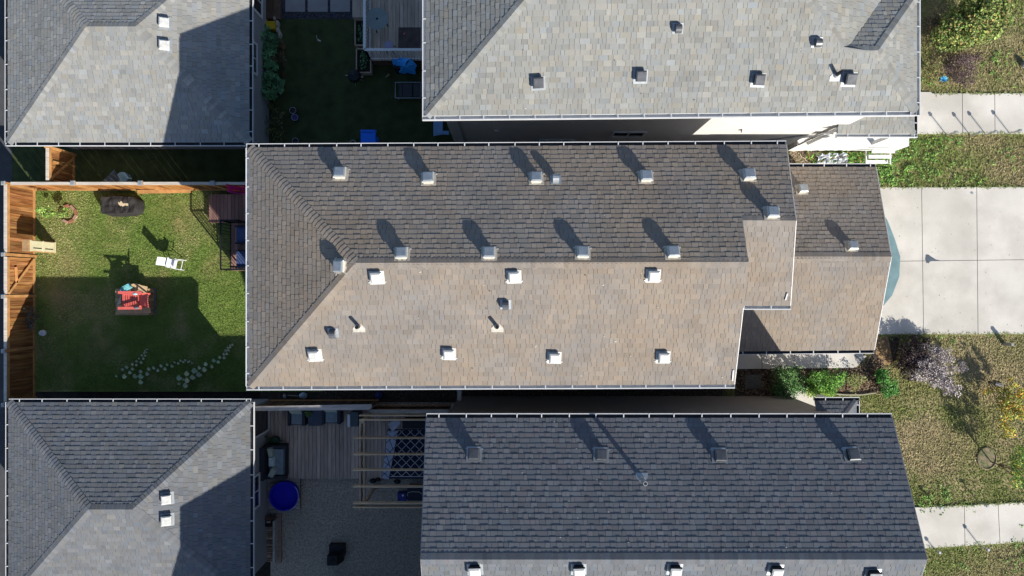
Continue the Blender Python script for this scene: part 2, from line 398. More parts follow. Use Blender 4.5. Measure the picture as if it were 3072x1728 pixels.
# walls, rake boards
body(hc, -7.08, -2.38, 6.0, 3.6, E6-.05, M['siding_beige'])
body(hc, 6.0, 0.0, 7.6, 3.6, E6-.08, M['siding_beige'])
body(hc, 7.62, -1.66, 11.72, 3.62, e3-.05, M['siding_beige'], name='garage_wall')
body(hc, 5.4, -1.66, 7.6, -.02, e3-.06, M['siding_beige'], name='garage_wall')
for q in ([(5.98, -2.38, E6-.05), (5.98, 3.5, E6-.05), (5.98, .75, h1-.1)], [(7.58, .02, E6-.05), (7.58, 3.5, E6-.05), (7.58, 1.85, h2-.08)], [(11.7, -1.64, e3-.05), (11.7, 3.6, e3-.05), (11.7, 1.0, 4.2)]):
    mb = MB(); mb.prism(q, (.02, 0, 0)); mb.build('gable', M['siding_beige'], hc)
def rake(mb, a, b, d=.16, t=.02, side=(1, 0, 0)):
    a = Vector(a); b = Vector(b); s = Vector(side)*t; z = Vector((0, 0, -d)); up = Vector((0, 0, .0))
    mb.prism([a+up, b+up, b+up+z, a+up+z], s)
for p, q in ((B_, R4), (R4, E_), (R2+(D_-R2)*.36, D_), (LB, lr2), (lr2, SB)): mb = MB(); rake(mb, p, q); mb.build('fascia', M['whitepaint'], hc)
gutter('gutter', A_+Vector((-.1, 0, 0)), B_, (0, 1, 0), hc, M['white'])
gutter('gutter', C_+Vector((-.1, 0, 0)), D_+Vector((.02, 0, 0)), (0, -1, 0), hc, M['white'], dark=False)
gutter('gutter', C_, A_, (-1, 0, 0), hc, M['white'], dark=False)
gutter('gutter', LA+Vector((.9, 0, 0)), LB, (0, 1, 0), hc, M['white'])
gutter('gutter', Vector((5.9, SA.y, e3)), SB, (0, -1, 0), hc, M['white'])
gutter('gutter', Em+Vector((.0, 0, 0)), E_+Vector((.02, 0, 0)), (0, -1, 0), hc, M['white'], dark=False)
mb = MB()     # white end spouts lying on the eave corners
for (a, b) in (((2199, 1110), (2196, 1142)), ((2361, 880), (2355, 900))):
    p = on_plane(pS if a[1] > 1000 else (E_, Vector((1, 0, 0)), Vector((0, 1, 0)), nrm(Em, E_, R4)), *a); q = on_plane(pS if a[1] > 1000 else (E_, Vector((1, 0, 0)), Vector((0, 1, 0)), nrm(Em, E_, R4)), *b)
    mb.bar(p+Vector((0, 0, .03)), q+Vector((0, 0, .03)), .035, .03)
mb.build('end_trim', M['white'], hc)
for p in ((1017, 513), (1283, 528), (1609, 527), (1941, 523), (2250, 518), (2322, 632), (1203, 755), (1467, 754), (1750, 752), (2022, 751)):
    box_vent(pN, *p, hc, M['steel'], M['ventbeige'], M['ventbeige'])
box_vent(pW, 1011, 798, hc, M['steel'], M['ventbeige'], M['ventbeige'])
for p in ((2412, 562), (2562, 733)): box_vent(pLN, *p, hc, M['steel'], M['ventbeige'], M['ventbeige'], .3, .22)
for p in ((1127, 836), (1542, 834), (1963, 831), (940, 1071), (1345, 1067), (1664, 1078), (1993, 1077)):
    box_vent(pS, *p, hc, M['ventwhite'], M['ventwhite'], M['ventwhite'], s=.3, hz=.17)
goose(pN, 1667, 540, hc, M['steel'], M['steel']); goose(pS, 1517, 913, hc, M['ventblack'], M['steel']); goose(pS, 1000, 998, hc, M['ventblack'], M['steel'])
pipe(pS, 1077, 980, hc, M['black'], M['ventbeige']); pipe(pS, 1492, 980, hc, M['black'], M['ventbeige'])

# ---- north neighbour
hn = thing('house', 'pale grey-shingled house along the top edge with a sunlit white wall', 'house', (4, 8, 0))
e = 6.3; SWc, SEc = W(1279, 347, e), W(2750, 333, e)
ya = 6.62; a_ = Vector((9.3, ya, 6.96)); b_ = Vector((SEc.x-1.47, ya, 6.96))
yS = SEc.y; apE = Vector((9.3-(10.1-ya), 10.1, 8.53)); apW = Vector((SWc.x+5.1, 10.1, 8.53)); V_ = Vector((10.76, 8.45, e)); NEp = Vector((SEc.x, 8.45, e))
mb = MB()
pB = shingles(mb, [SWc, SEc, b_, a_, apE, apW], pal_grey, 11)
shingles(mb, [Vector((SWc.x, 15.2, e)), SWc, apW], pal_grey, 12)
shingles(mb, [SEc, NEp, b_], pal_grey, 13)
shingles(mb, [NEp, V_, a_, b_], pal_grey, 14)
shingles(mb, [V_, Vector((10.76, 15.2, e)), apE, a_], pal_grey, 15)
shingles(mb, [Vector((10.76, 15.2, e)), Vector((SWc.x, 15.2, e)), apW, apE], pal_grey, 16)
mb.build('roof', [mS['n_grey'], M['tar']], hn)
mb = MB(); nB = pB[3]; nBW = nrm(SWc, apW, (SWc.x, 15.2, e)); nBE = nrm(SEc, NEp, b_); nBN = nrm(NEp, V_, a_); nBm = nrm(V_, (10.76, 15.2, e), apE)
caps(mb, SWc, apW, nB, nBW, pal_grey, 21, wild=2.2); caps(mb, SEc, b_, nB, nBE, pal_grey, 22, wild=2.2); caps(mb, a_, apE, nB, nBm, pal_grey, 23, wild=2.2)
caps(mb, b_, a_, nB, nBN, pal_grey, 24, wild=2.2); caps(mb, NEp, b_, nBN, nBE, pal_grey, 25, wild=2.2); caps(mb, apE, apW, nB, nrm(apE, apW, (0, 15.2, e)), pal_grey, 26)
mb.build('ridge_cap', mS['n_grey'], hn)
wx0, wy0 = SWc.x+.37, 5.33
body(hn, wx0, wy0, 10.3, 14.8, e-.05, M['siding_tan'], sides='S'); body(hn, 10.3, 5.45, 11.2, 8.0, e-.05, M['siding_tan'], sides='S')
gutter('gutter', SWc+Vector((-.12, 0, 0)), SEc, (0, -1, 0), hn, M['white'], wdt=.13, dark=False); gutter('gutter', Vector((SWc.x, 15.2, e)), SWc, (-1, 0, 0), hn, M['white'], dark=False)
gutter('gutter', SEc+Vector((0, -.12, 0)), NEp, (1, 0, 0), hn, M['white'], dark=False)
mb = MB(); mb.bar((-1.68, wy0-.05, 0), (-1.68, wy0-.05, e-.1), .08, .06); mb.build('downspout', M['siding_grey'], hn)
window(hn, (4.0, wy0-.01, 2.5), 1.1, .7, 'x', -1); window(hn, (1.6, wy0-.01, 1.3), 1.2, .7, 'x', -1)
mb = MB(); mb.box((-.5, wy0-.05, 3.1), (.18, .08, .1)); mb.build('wall_vent', M['siding_tan'], hn)
mb = MB(); mb.box((7.85, wy0-.06, 3.1), (.3, .12, .16)); mb.build('wall_vent', M['whitepaint'], hn)
mb = MB(); mb.box((7.9, wy0-.08, 1.2), (.28, .14, .34)); mb.build('meter_box', M['steel'], hn)
for p in ((1615, 249), (1925, 229), (2281, 240), (2556, 238)): box_vent(pB, *p, hn, M['ventblack'], M['blackside'], M['steel'], .31, .19, False)
goose(pB, 2033, 85, hn, M['ventblack'], M['steel']); goose(pB, 2450, 127, hn, M['ventblack'], M['steel']); pipe(pB, 2508, 226, hn, M['black'], M['steel'])
# its porch
mb = MB(); pe = 3.2
q = [Vector((10.85, 5.15, pe)), Vector((13.44, 5.15, pe)), Vector((12.5, 6.1, 3.58)), Vector((10.85, 6.1, 3.58))]
shingles(mb, q, pal_grey, 17); shingles(mb, [q[1], Vector((13.44, 9.5, pe)), Vector((12.5, 9.5, 3.58)), q[2]], pal_grey, 18)
mb.build('porch_roof', [mS['n_grey'], M['tar']], hn)
mb = MB(); caps(mb, q[1], q[2], nrm(q[0], q[1], q[2]), nrm(q[1], (13.44, 9, pe), q[2]), pal_grey, 27, half=.11); mb.build('ridge_cap', mS['n_grey'], hn)
gutter('gutter', q[0], q[1]+Vector((.12, 0, 0)), (0, -1, 0), hn, M['white'], wdt=.12, dark=False); gutter('gutter', q[1]+Vector((0, 0, 0)), Vector((13.44, 9.5, pe)), (1, 0, 0), hn, M['white'])
mb = MB(); mb.box((12.55, 6.6, .45), (4.1, 2.75, .9)); mb.build('porch_floor', M['whitepaint'], hn)
mb = MB()
for i in range(3): mb.box((13.75, 5.06-i*.15, .72-i*.24), (.85, .13, .045))
mb.box((13.3, 4.9, .36), (.04, .5, .06)); mb.box((14.2, 4.9, .36), (.04, .5, .06)); mb.build('step', M['whitepaint'], hn)
for x in (10.95, 13.3):
    mb = MB(); mb.bar((x, 5.32, .9), (x, 5.32, pe), .13, .13); mb.build('post', M['whitepaint'], hn)
mb = MB(); mb.tube([(10.8, 5.2, 3.05), (10.6, 5.23, 2.85), (10.55, 5.27, 2.4), (10.55, 5.27, .1)], .04, 6); mb.build('downspout', M['white'], hn)
mb = MB(); mb.prism([(8.9, 5.24, 1.1), (10.4, 5.24, 2.3), (10.4, 5.24, 2.5), (8.9, 5.24, 1.3)], (0, .05, 0)); mb.build('stair_rail', M['whitepaint'], hn)

# ---- south neighbour
hs = thing('house', 'charcoal-shingled house along the bottom edge with a tall pipe on its roof', 'house', (4, -7.5, 0))
e = 6.3; NW_, NE_ = W(1279, 1254, e), W(2677, 1254, e); rz_ = 7.86
P1, P2_ = W(1263, 1678, rz_), W(2781, 1678, rz_); S1, S2 = Vector((P1.x, P1.y-3.45, e)), Vector((P2_.x, P2_.y-3.45, e))
mb = MB(); pE = shingles(mb, [NE_, NW_, P1, P2_], pal_dark, 31); pF = shingles(mb, [S1, S2, P2_, P1], pal_grey, 32)
mb.build('roof', [mS['b_dark'], M['tar']], hs)
mb = MB(); caps(mb, P2_, P1, pE[3], pF[3], pal_dark, 33, half=.16); mb.build('ridge_cap', mS['b_dark'], hs)
body(hs, -2.05, -10.3, 10.55, -4.13, e-.05, M['siding_beige'], sides='NWE')
for x in (-2.03, 10.5): mb = MB(); mb.prism([(x, -10.2, e-.05), (x, -4.2, e-.05), (x, P1.y, rz_-.12)], (.02, 0, 0)); mb.build('gable', M['siding_beige'], hs)
for p, q in ((NE_, P2_), (P2_, S2)): mb = MB(); rake(mb, p, q); mb.build('fascia', mk('grey_trim', (.3, .3, .31), .6), hs)
for p, q in ((NW_, P1), (P1, S1)): mb = MB(); rake(mb, p, q, side=(-1, 0, 0)); mb.build('fascia', mk('grey_trim', (.3, .3, .31), .6), hs)
gutter('gutter', NW_, NE_, (0, 1, 0), hs, M['white'], wdt=.125)
for p in ((1421, 1361), (1806, 1363), (2164, 1365), (2564, 1362)): box_vent(pE, *p, hs, M['ventblack'], M['blackside'], M['steel'], .34, .2)
for p in ((1424, 1722), (1738, 1722), (2029, 1722), (2334, 1724), (2628, 1738)): box_vent(pF, *p, hs, M['ventwhite'], M['blackside'], M['steel'], .32, .2, False)
pipe(pE, 1926, 1436, hs, M['steel'], M['steel'], h=.5, r=.062)
mb = MB(); pe = 3.0; q = [Vector((11.6, -3.8, pe)), Vector((10.2, -3.8, pe)), Vector((10.2, -4.75, 3.42)), Vector((10.66, -4.75, 3.42))]
shingles(mb, q, pal_dark, 34); shingles(mb, [Vector((11.6, -9, pe)), q[0], q[3], Vector((10.66, -9, 3.42))], pal_dark, 35); mb.build('porch_roof', [mS['b_dark'], M['tar']], hs)
mb = MB(); caps(mb, q[0], q[3], nrm(q[0], q[1], q[2]), nrm((11.6, -9, pe), q[0], q[3]), pal_dark, 36, half=.1); mb.build('ridge_cap', mS['b_dark'], hs)
gutter('gutter', q[1], q[0]+Vector((.12, 0, 0)), (0, 1, 0), hs, M['white'], strap=.55); gutter('gutter', Vector((11.6, -9, pe)), q[0], (1, 0, 0), hs, M['white'])
mb = MB(); mb.bar((11.4, -4.0, 0), (11.4, -4.0, pe), .12, .12); mb.build('post', M['whitepaint'], hs)
mb = MB(); mb.box((11.0, -6, .1), (1.2, 4.2, .2)); mb.build('porch_floor', M['concrete'], hs)
mb = MB(); q = [Vector((11.05, -9.2, 6.05)), Vector((11.3, -9.2, 6.05)), Vector((11.3, -7.3, 6.9)), Vector((11.05, -7.3, 6.9))]
shingles(mb, q, pal_dark, 37); mb.build('side_roof', [mS['b_dark'], M['tar']], hs)
body(hs, 10.55, -9.6, 11.0, -7.9, 6.0, M['siding_beige'], sides='E', name='bay')

# ---- further neighbour below the frame: only its shade reaches the picture
hf = thing('house', 'grey-shingled house beyond the bottom edge of the photo, standing in line with the others', 'house', (0, -15, 0))
mb = MB(); q = [Vector((-7.6, -11.35, 6.45)), Vector((8, -11.35, 6.45)), Vector((8, -18.6, 6.45)), Vector((-7.6, -18.6, 6.45))]; ra, rb = Vector((-4.2, -15, 7.5)), Vector((5, -15, 7.5))
shingles(mb, [q[1], q[0], ra, rb], pal_dark, 41); shingles(mb, [q[0], q[3], ra], pal_dark, 42); shingles(mb, [q[3], q[2], rb, ra], pal_dark, 43); shingles(mb, [q[2], q[1], rb], pal_dark, 44)
mb.build('roof', [mS['b_dark'], M['tar']], hf); body(hf, -7.2, -18.2, 7.6, -11.75, 6.4, M['siding_grey'], sides='')

# ---- detached garages
def garage(y0sign, label, shm, nw, se_y, r_l, r_r, vents, ventm, vside, door=False):
    e = 2.85
    NWc, NEc, SWc, SEc = nw
    g = thing('garage', label, 'garage', ((NWc.x+SEc.x)/2, (NWc.y+SEc.y)/2, 0))
    mb = MB()
    fn = shingles(mb, [NEc, NWc, r_l, r_r], shm[1], 51+y0sign); fs = shingles(mb, [SWc, SEc, r_r, r_l], shm[1], 54+y0sign)
    fw = shingles(mb, [NWc, SWc, r_l], shm[1], 57+y0sign); fe = shingles(mb, [SEc, NEc, r_r], shm[1], 60+y0sign)
    mb.build('roof', [shm[0], M['tar']], g); mb = MB()
    for i, (p, q, a, b) in enumerate(((r_r, r_l, fn, fs), (NWc, r_l, fn, fw), (SWc, r_l, fs, fw), (SEc, r_r, fs, fe), (NEc, r_r, fn, fe))):
        caps(mb, p, q, a[3], b[3], shm[1], 70+i, half=.16, wild=3.0 if y0sign == 0 else 1.8)
    mb.build('ridge_cap', shm[0], g)
    body(g, NWc.x+.36, SWc.y+.36, NEc.x-.36, NWc.y-.36, e-.05, M['siding_grey'])
    gutter('gutter', NWc, NEc, (0, 1, 0), g, M['white'], strap=.78); gutter('gutter', SWc+Vector((-.1, 0, 0)), SEc+Vector((.1, 0, 0)), (0, -1, 0), g, M['white'], strap=.78)
    gutter('gutter', SWc, NWc, (-1, 0, 0), g, M['white'], strap=.78); gutter('gutter', SEc, NEc, (1, 0, 0), g, M['white'], strap=.78)
    for p in vents: box_vent(fe, *p, g, ventm, vside, M['steel'], .31, .18, jog=(y0sign == 0))
    return g
e = 2.85
def row(px0, px1, py, h): return W(px0, py, h), W(px1, py, h)
ny = W(0, 427, e).y
a0, a1 = W(24, 427, e), W(748, 427, e); yN = a0.y+7.15
rl, rr_ = W(259, 80, 4.12), W(408, 80, 4.12)
gA = garage(0, 'grey hip-roofed garage at top left with two white roof vents', (mS['g_grey'], pal_grey), (Vector((a0.x, yN, e)), Vector((a1.x, yN, e)), a0, a1), 0, rl, rr_, ((491, 64), (492, 133)), M['ventwhite'], M['ventwhite'])
b0, b1 = W(26, 1207, e), W(751, 1207, e); yS2 = b0.y-6.75
gD = garage(1, 'slate-grey hip-roofed garage at bottom left with two dark-sided roof vents', (mS['g_dark'], pal_grey), (b0, b1, Vector((b0.x, yS2, e)), Vector((b1.x, yS2, e))), 0, W(265, 1528, 4.12), W(399, 1528, 4.12), ((498, 1500), (498, 1564)), M['ventwhite'], M['blackside'])
gx = a1.x-.36
window(gA, (gx+.0, 864*0+W(0, 150, 1.5).y-.3, 1.75), 1.1, .9, 'y', 1); window(gA, (gx, W(0, 10, 1.6).y+.3, 1.5), 1.0, 1.4, 'y', 1)
mb = MB(); mb.torus((gx+.06, W(0, 38, 2.2).y, 2.2), .1, .015, 12, 5); mb.box((gx+.04, W(0, 38, 2.2).y, 2.2), (.06, .1, .1)); mb.build('wall_lamp', M['black'], gA)
gx = b1.x-.36
window(gD, (gx, W(0, 1265, 1.2).y, 1.2), 1.0, 2.05, 'y', 1, 'door', True); window(gD, (gx, W(0, 1476, 1.5).y, 1.6), 1.15, .9, 'y', 1)
mb = MB(); mb.torus((gx+.06, W(0, 1358, 2.2).y, 2.2), .08, .015, 12, 5); mb.box((gx+.04, W(0, 1358, 2.2).y, 2.2), (.06, .08, .1)); mb.build('wall_lamp', M['black'], gD)
from mathutils import noise
# ------------------------------------------------ ground, lawns, paving
M['lawn'] = mk('lawn', (.14, .20, .04), .95, .25, 2.2, col2=(.27, .22, .09), scale2=.55, thr=(.50, .68), fine=.35, bump=.3)
M['lawn_dry'] = mk('dry_lawn', (.19, .18, .065), .95, .25, 2.5, col2=(.34, .27, .15), scale2=.5, thr=(.44, .62), fine=.35, bump=.3)
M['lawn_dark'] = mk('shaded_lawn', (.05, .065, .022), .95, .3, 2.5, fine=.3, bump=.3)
M['gravel'] = mk('fine_gravel', (.40, .34, .27), .95, .3, 14, fine=.55, bump=.6)
M['bluestone'] = mk('blue_black_gravel', (.055, .065, .09), .9, .45, 14, fine=.6, bump=.8)
M['slab'] = mk('patio_slab', (.3, .29, .29), .9, .12, 2)
M['riverrock'] = mk('river_rock', (.30, .26, .21), .85, .1, 5, attr=True)
M['leaf'] = mk('leaf', (1, 1, 1), .6, 0, 3, attr=True, spec=.35)
M['grassblade'] = mk('grass_blade', (1, 1, 1), .8, 0, 3, attr=True, spec=.15)
M['bark'] = mk('bark', (.13, .1, .075), .9, .3, 9)
M['mulch'] = mk('mulch', (.06, .045, .035), .95, .5, 12, fine=.5, bump=.8)
M['rust_mulch'] = mk('leaf_litter', (.36, .23, .11), .95, .5, 14, col2=(.2, .13, .08), scale2=6, fine=.5, bump=.8)
def sheet(name, pts, z, mat, kind='structure'):
    mb = MB(); mb.face([(x, y, z) for x, y in pts]); return tag(mb.build(name, mat), kind=kind)
def rectw(x0, y0, x1, y1): return [(x0, y0), (x1, y0), (x1, y1), (x0, y1)]
def pxp(l): return [tuple(W(a, b)[:2]) for a, b in l]
def ccw(p):
    a = sum(p[i][0]*p[(i+1) % len(p)][1]-p[(i+1) % len(p)][0]*p[i][1] for i in range(len(p)))
    return p if a > 0 else p[::-1]
mb = MB(); mb.face([(-90, -90, -.05), (90, -90, -.05), (90, 90, -.05), (-90, 90, -.05)]); tag(mb.build('ground', M['soil']), kind='structure')
sheet('lane', rectw(-26, -40, -19.05, 40), -.03, M['asphalt'])
sheet('lawn', rectw(-18.2, -3.95, -7.2, 3.72), 0, M['lawn'])
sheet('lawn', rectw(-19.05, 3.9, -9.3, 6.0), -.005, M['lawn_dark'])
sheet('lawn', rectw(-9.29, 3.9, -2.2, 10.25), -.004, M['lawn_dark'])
sheet('lawn', rectw(7.7, -16, 40, 16), -.02, M['lawn_dry'])
sheet('gravel', rectw(-9.2, -16, -1.6, -4.35), -.01, M['gravel'])
sheet('gravel', rectw(-9.29, 10.25, -2.2, 15), 0., M['bluestone'])
sheet('flower_bed', rectw(-9.6, -4.34, 8.2, -2.5), -.015, M['mulch'])
sheet('flower_bed', ccw(pxp([(2205, 1100), (2600, 1100), (2640, 1010), (2700, 1010), (2690, 1080), (2640, 1110), (2660, 1180), (2500, 1186), (2205, 1190)])), -.012, M['mulch'])
sheet('flower_bed', ccw(pxp([(2627, 1006), (2664, 1006), (2680, 1090), (2655, 1096), (2627, 1060)])), -.004, M['rust_mulch'])
def concrete(name, poly, joints, z=.04, mat=None):
    mb = MB(); p = ccw(pxp(poly)); mb.prism([(x, y, z-.12) for x, y in p], (0, 0, .12)); o = tag(mb.build(name, mat or M['concrete']), kind='structure')
    if joints:
        mb = MB()
        for (a, b) in joints: mb.bar(W(*a)+Vector((0, 0, z-.002)), W(*b)+Vector((0, 0, z-.002)), .016, .008)
        tag(mb.build('joint', mk('joint_dark', (.03, .03, .03), .9)), kind='structure')
    return o
concrete('driveway', [(2500, 563), (3600, 561), (3600, 1001), (2500, 1003)], [((2763, 563), (2769, 1003)), ((2928, 563), (2932, 1001)), ((2500, 786), (3100, 779)), ((3095, 563), (3098, 1001))])
concrete('path', [(2650, 276), (2792, 277), (2794, 281), (3600, 282), (3600, 401), (2650, 402)], [((2885, 280), (2886, 401)), ((2982, 281), (2983, 401))])
concrete('path', [(2650, 1524), (2805, 1520), (3072, 1507), (3600, 1485), (3600, 1600), (3072, 1625), (2650, 1652)], [((2891, 1516), (2893, 1636)), ((2992, 1511), (2998, 1631))])
concrete('path', [(2180, 1062), (2580, 1060), (2598, 1068), (2565, 1103), (2180, 1107)], [((2285, 1060), (2285, 1106)), ((2381, 1060), (2381, 1105)), ((2478, 1060), (2478, 1105)), ((2560, 1062), (2585, 1084))])
# flat patches on the driveway: a dark fin and a teal crescent by the garage
def blob(name, px, py, rx, ry, col, rot=0, z=.042, n=22, wob=.15, mat=None):
    mb = MB(); c = W(px, py); pts = []
    for i in range(n):
        a = 2*math.pi*i/n; k = 1+R.uniform(-wob, wob); x, y = rx*k*math.cos(a), ry*k*math.sin(a)
        pts.append((c.x+x*math.cos(rot)-y*math.sin(rot), c.y+x*math.sin(rot)+y*math.cos(rot), z))
    mb.face(pts); return mb.build(name, mat or mk(name+'_mat', col, .7, .1, 6))
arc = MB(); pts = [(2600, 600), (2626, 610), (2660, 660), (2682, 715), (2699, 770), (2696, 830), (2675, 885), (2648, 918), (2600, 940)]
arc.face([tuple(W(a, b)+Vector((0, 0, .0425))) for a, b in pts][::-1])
tag(arc.build('pavement', mk('teal_patch', (.17, .27, .29), .55, .15, 3, fine=.1)), kind='structure')
tag(blob('pavement', 2782, 776, .1, .17, (.09, .11, .14), z=.046, mat=mk('dark_patch', (.09, .11, .14), .7)), kind='structure')
mb = MB(); mb.face([tuple(W(a, b)+Vector((0, 0, .0465))) for a, b in ((2776, 784), (2824, 783), (2806, 779), (2792, 770), (2784, 766), (2777, 772))][::1][::-1]); tag(mb.build('pavement', MATS['dark_patch']), kind='structure')
mb = MB(); mb.lathe(W(2916, 579, .041), [(.0, 0), (.05, .0), (.045, .012), (.0, .014)][1:3], 16); tag(mb.build('curb_valve', M['steel']), 'small round metal valve cover set in the driveway near its top edge', 'valve cover')

# ------------------------------------------------ grass stuff
def inside(p, poly):
    c = False; n = len(poly)
    for i in range(n):
        x0, y0 = poly[i]; x1, y1 = poly[(i+1) % n]
        if (y0 > p[1]) != (y1 > p[1]) and p[0] < (x1-x0)*(p[1]-y0)/(y1-y0)+x0: c = not c
    return c
def grass(name, rect, dens, cols, size=(.02, .05), excl=(), dry=.5, seed=1, nz=.6, patch=None, z0=0., hgt=.05):
    rr = random.Random(seed); x0, y0, x1, y1 = rect; mb = MB(); n = int((x1-x0)*(y1-y0)*dens)
    for _ in range(n):
        x, y = rr.uniform(x0, x1), rr.uniform(y0, y1)
        if any(inside((x, y), e) for e in excl): continue
        v = noise.noise(Vector((x*nz, y*nz, seed)))+.5*noise.noise(Vector((x*nz*3.1, y*nz*3.1, seed+4)))+rr.gauss(0, .12)
        t = min(1, max(0, (v+dry)/.5)); 
        if patch: t = patch(x, y, t, rr)
        k = math.exp(rr.gauss(0, .18)); c = tuple((cols[0][i]*(1-t)+cols[1][i]*t)*k for i in range(3))
        a = rr.uniform(0, 6.283); l = rr.uniform(*size)*1.6; wd = rr.uniform(*size)*.5; hz = rr.uniform(.2, 1)*hgt
        dx, dy = math.cos(a), math.sin(a); b = Vector((x, y, z0+.003))
        s = Vector((-dy*wd, dx*wd, 0))
        mb.face([b-s, b+s, b+Vector((dx*l, dy*l, hz))], c)
    return tag(mb.build(name, M['grassblade']), kind='stuff')
G, D = (.145, .22, .045), (.36, .32, .145)
def ypatch(x, y, t, rr):       # worn areas round the brick ring, by the gate and before the deck; lush strip in the middle
    for (cx, cy, r, a) in ((-16.9, 2.7, 1.1, .9), (-17.3, .9, 1.3, .8), (-11.6, 2.9, 1.2, .8), (-17, -1.5, 1.5, .35), (-13.6, 2.4, 1.4, -.7), (-12.3, .4, 1.6, -.4), (-14.5, .6, .8, .0)):
        d = math.hypot(x-cx, y-cy)/r
        if d < 1.2: t += a*(1.2-d)
    return min(1, max(0, t))
grass('grass', (-18.15, -3.9, -7.3, 3.68), 1100, (G, D), seed=3, size=(.015, .035), dry=-.02, patch=ypatch)
drv = [(11, -1.8), (40, -1.8), (40, 3.86), (11, 3.86)]
pN_ = [(13, 5.85), (40, 5.85), (40, 7.47), (13, 7.47)]; pS_ = pxp([(2650, 1520), (3600, 1485), (3600, 1600), (2650, 1652)]); bed = pxp([(2205, 1060), (2600, 1060), (2640, 1010), (2700, 1010), (2690, 1080), (2640, 1110), (2665, 1178), (2500, 1186), (2205, 1190)])
gr = (.17, .21, .055); br = (.32, .265, .14)
def fpatch(x, y, t, rr):
    if 3.9 < y < 5.85: t = t-.55+max(0, (x-15))*.12
    t -= .04
    for (cx, cy, r, a) in ((18.6, 8.5, 1.6, .9), (16.8, 9.5, 1.5, .5), (18.4, -3.4, 1.7, .9), (16.3, -6.3, 1.2, .5), (19.0, -6.0, 1.2, .5), (18.7, 5.0, 1.2, .6)):
        d = math.hypot(x-cx, y-cy)/r
        if d < 1.3: t += a*(1.3-d)
    if y < -8.7: t -= .15
    if -4.5 < y < -1.8 and x > 14: t += .35
    if x > 18.3 and y > 6: t -= .2
    return min(1, max(0, t))
grass('grass', (8.0, -11.3, 21, 11.2), 560, (gr, br), size=(.025, .06), seed=9, dry=.03, nz=.4, excl=(drv, pN_, pS_, bed), patch=fpatch, hgt=.06, z0=-.02)
def edge_tufts(name, lines, seed, cols, n=55, w_=.06):
    rr = random.Random(seed); mb = MB()
    for (a, b) in lines:
        a, b = W(*a), W(*b); L = (b-a).length
        for _ in range(int(L*n)):
            if noise.noise(Vector((a.x+L*rr.random(), a.y, 1))) < -.5: continue
            p = a+(b-a)*rr.random()+Vector((rr.gauss(0, w_*.5), rr.gauss(0, w_*.5), .045)); t = rr.random(); k = math.exp(rr.gauss(0, .25)); c = tuple((cols[0][i]*(1-t)+cols[1][i]*t)*k for i in range(3))
            an = rr.uniform(0, 6.28); l = rr.uniform(.05, .12); d = Vector((math.cos(an)*l, math.sin(an)*l, rr.uniform(.0, .03))); s = Vector((-d.y, d.x, 0))*.14; mb.face([p-s, p+s, p+d], c)
    return tag(mb.build(name, M['grassblade']), kind='stuff')
edge_tufts('grass_edge', [((2626, 562), (3072, 561)), ((2660, 1004), (3072, 1002)), ((2795, 280), (3072, 281)), ((2752, 403), (3072, 402)), ((2760, 1519), (2806, 1519)), ((2806, 1519), (3072, 1507)), ((2780, 1645), (3072, 1626))], 5, ((.15, .26, .05), (.3, .27, .13)))
# leafy weeds in the strip between the two driveways
def leaves(mb, c, rad, n, ls, cols, rr, up=.4, hollow=.0, squash=1., kfun=None):
    c = Vector(c)
    for _ in range(n):
        while True:
            p = Vector((rr.uniform(-1, 1), rr.uniform(-1, 1), rr.uniform(-1, 1)))
            if hollow < p.length < 1: break
        q = c+Vector((p.x*rad[0], p.y*rad[1], p.z*rad[2]))
        nd = Vector((rr.gauss(0, .55), rr.gauss(0, .55), up+rr.random())).normalized(); a = nd.orthogonal().normalized(); a.rotate(Matrix.Rotation(rr.uniform(0, 6.28), 3, nd)); b = nd.cross(a)
        l = ls*rr.uniform(.6, 1.3); wd = l*rr.uniform(.35, .55); col = rr.choice(cols); k = math.exp(rr.gauss(0, .2)); col = tuple(x*k for x in col)
        mb.face([q-a*l*.5, q+b*wd*.5-a*l*.05, q+a*l*.5, q-b*wd*.5-a*l*.05], col)
def shrub(name, label, cat, base, blobs, n, ls, cols, stem=True, group=None, seed=0, stemr=.025, up=.4, bark=None):
    """base (x,y); blobs [(dx,dy,z,rx,ry,rz)]"""
    rr = random.Random(seed+500); t = thing(name, label, cat, (base[0], base[1], 0), group=group)
    mb = MB(); tot = sum(b[3]*b[4]*b[5] for b in blobs)
    for b in blobs:
        m_ = int(n*b[3]*b[4]*b[5]/tot); k = max(2, m_//45)
        for j in range(k):     # leaf clumps inside each lobe leave gaps
            while True:
                p = Vector((rr.uniform(-1, 1), rr.uniform(-1, 1), rr.uniform(-1, 1)))
                if p.length < 1: break
            cl = Vector((base[0]+b[0]+p.x*b[3], base[1]+b[1]+p.y*b[4], b[2]+p.z*b[5])); rk = .34*min(b[3], b[4])*rr.uniform(.6, 1.3)+.04
            tone = math.exp(rr.gauss(0, .18)); leaves(mb, cl, (rk, rk, rk*.8), m_//k, ls, [tuple(x*tone for x in c) for c in cols], rr, up)
    mb.build('crown', M['leaf'], t)
    if stem:
        mb = MB(); top = blobs[0]
        mb.tube([(base[0], base[1], 0), (base[0]+.02, base[1]-.02, top[2]*.5), (base[0]+top[0]*.8, base[1]+top[1]*.8, top[2])], stemr, 7, r2=stemr*.5)
        for b in blobs: mb.tube([(base[0], base[1], top[2]*.3), (base[0]+b[0]*.6, base[1]+b[1]*.6, b[2]*.75), (base[0]+b[0], base[1]+b[1], b[2])], stemr*.6, 5, r2=stemr*.2)
        mb.build('trunk', bark or M['bark'], t)
    return t
mb = MB(); rr = random.Random(77); gg = [(.11, .27, .04), (.17, .35, .06), (.24, .4, .08), (.12, .2, .05)]
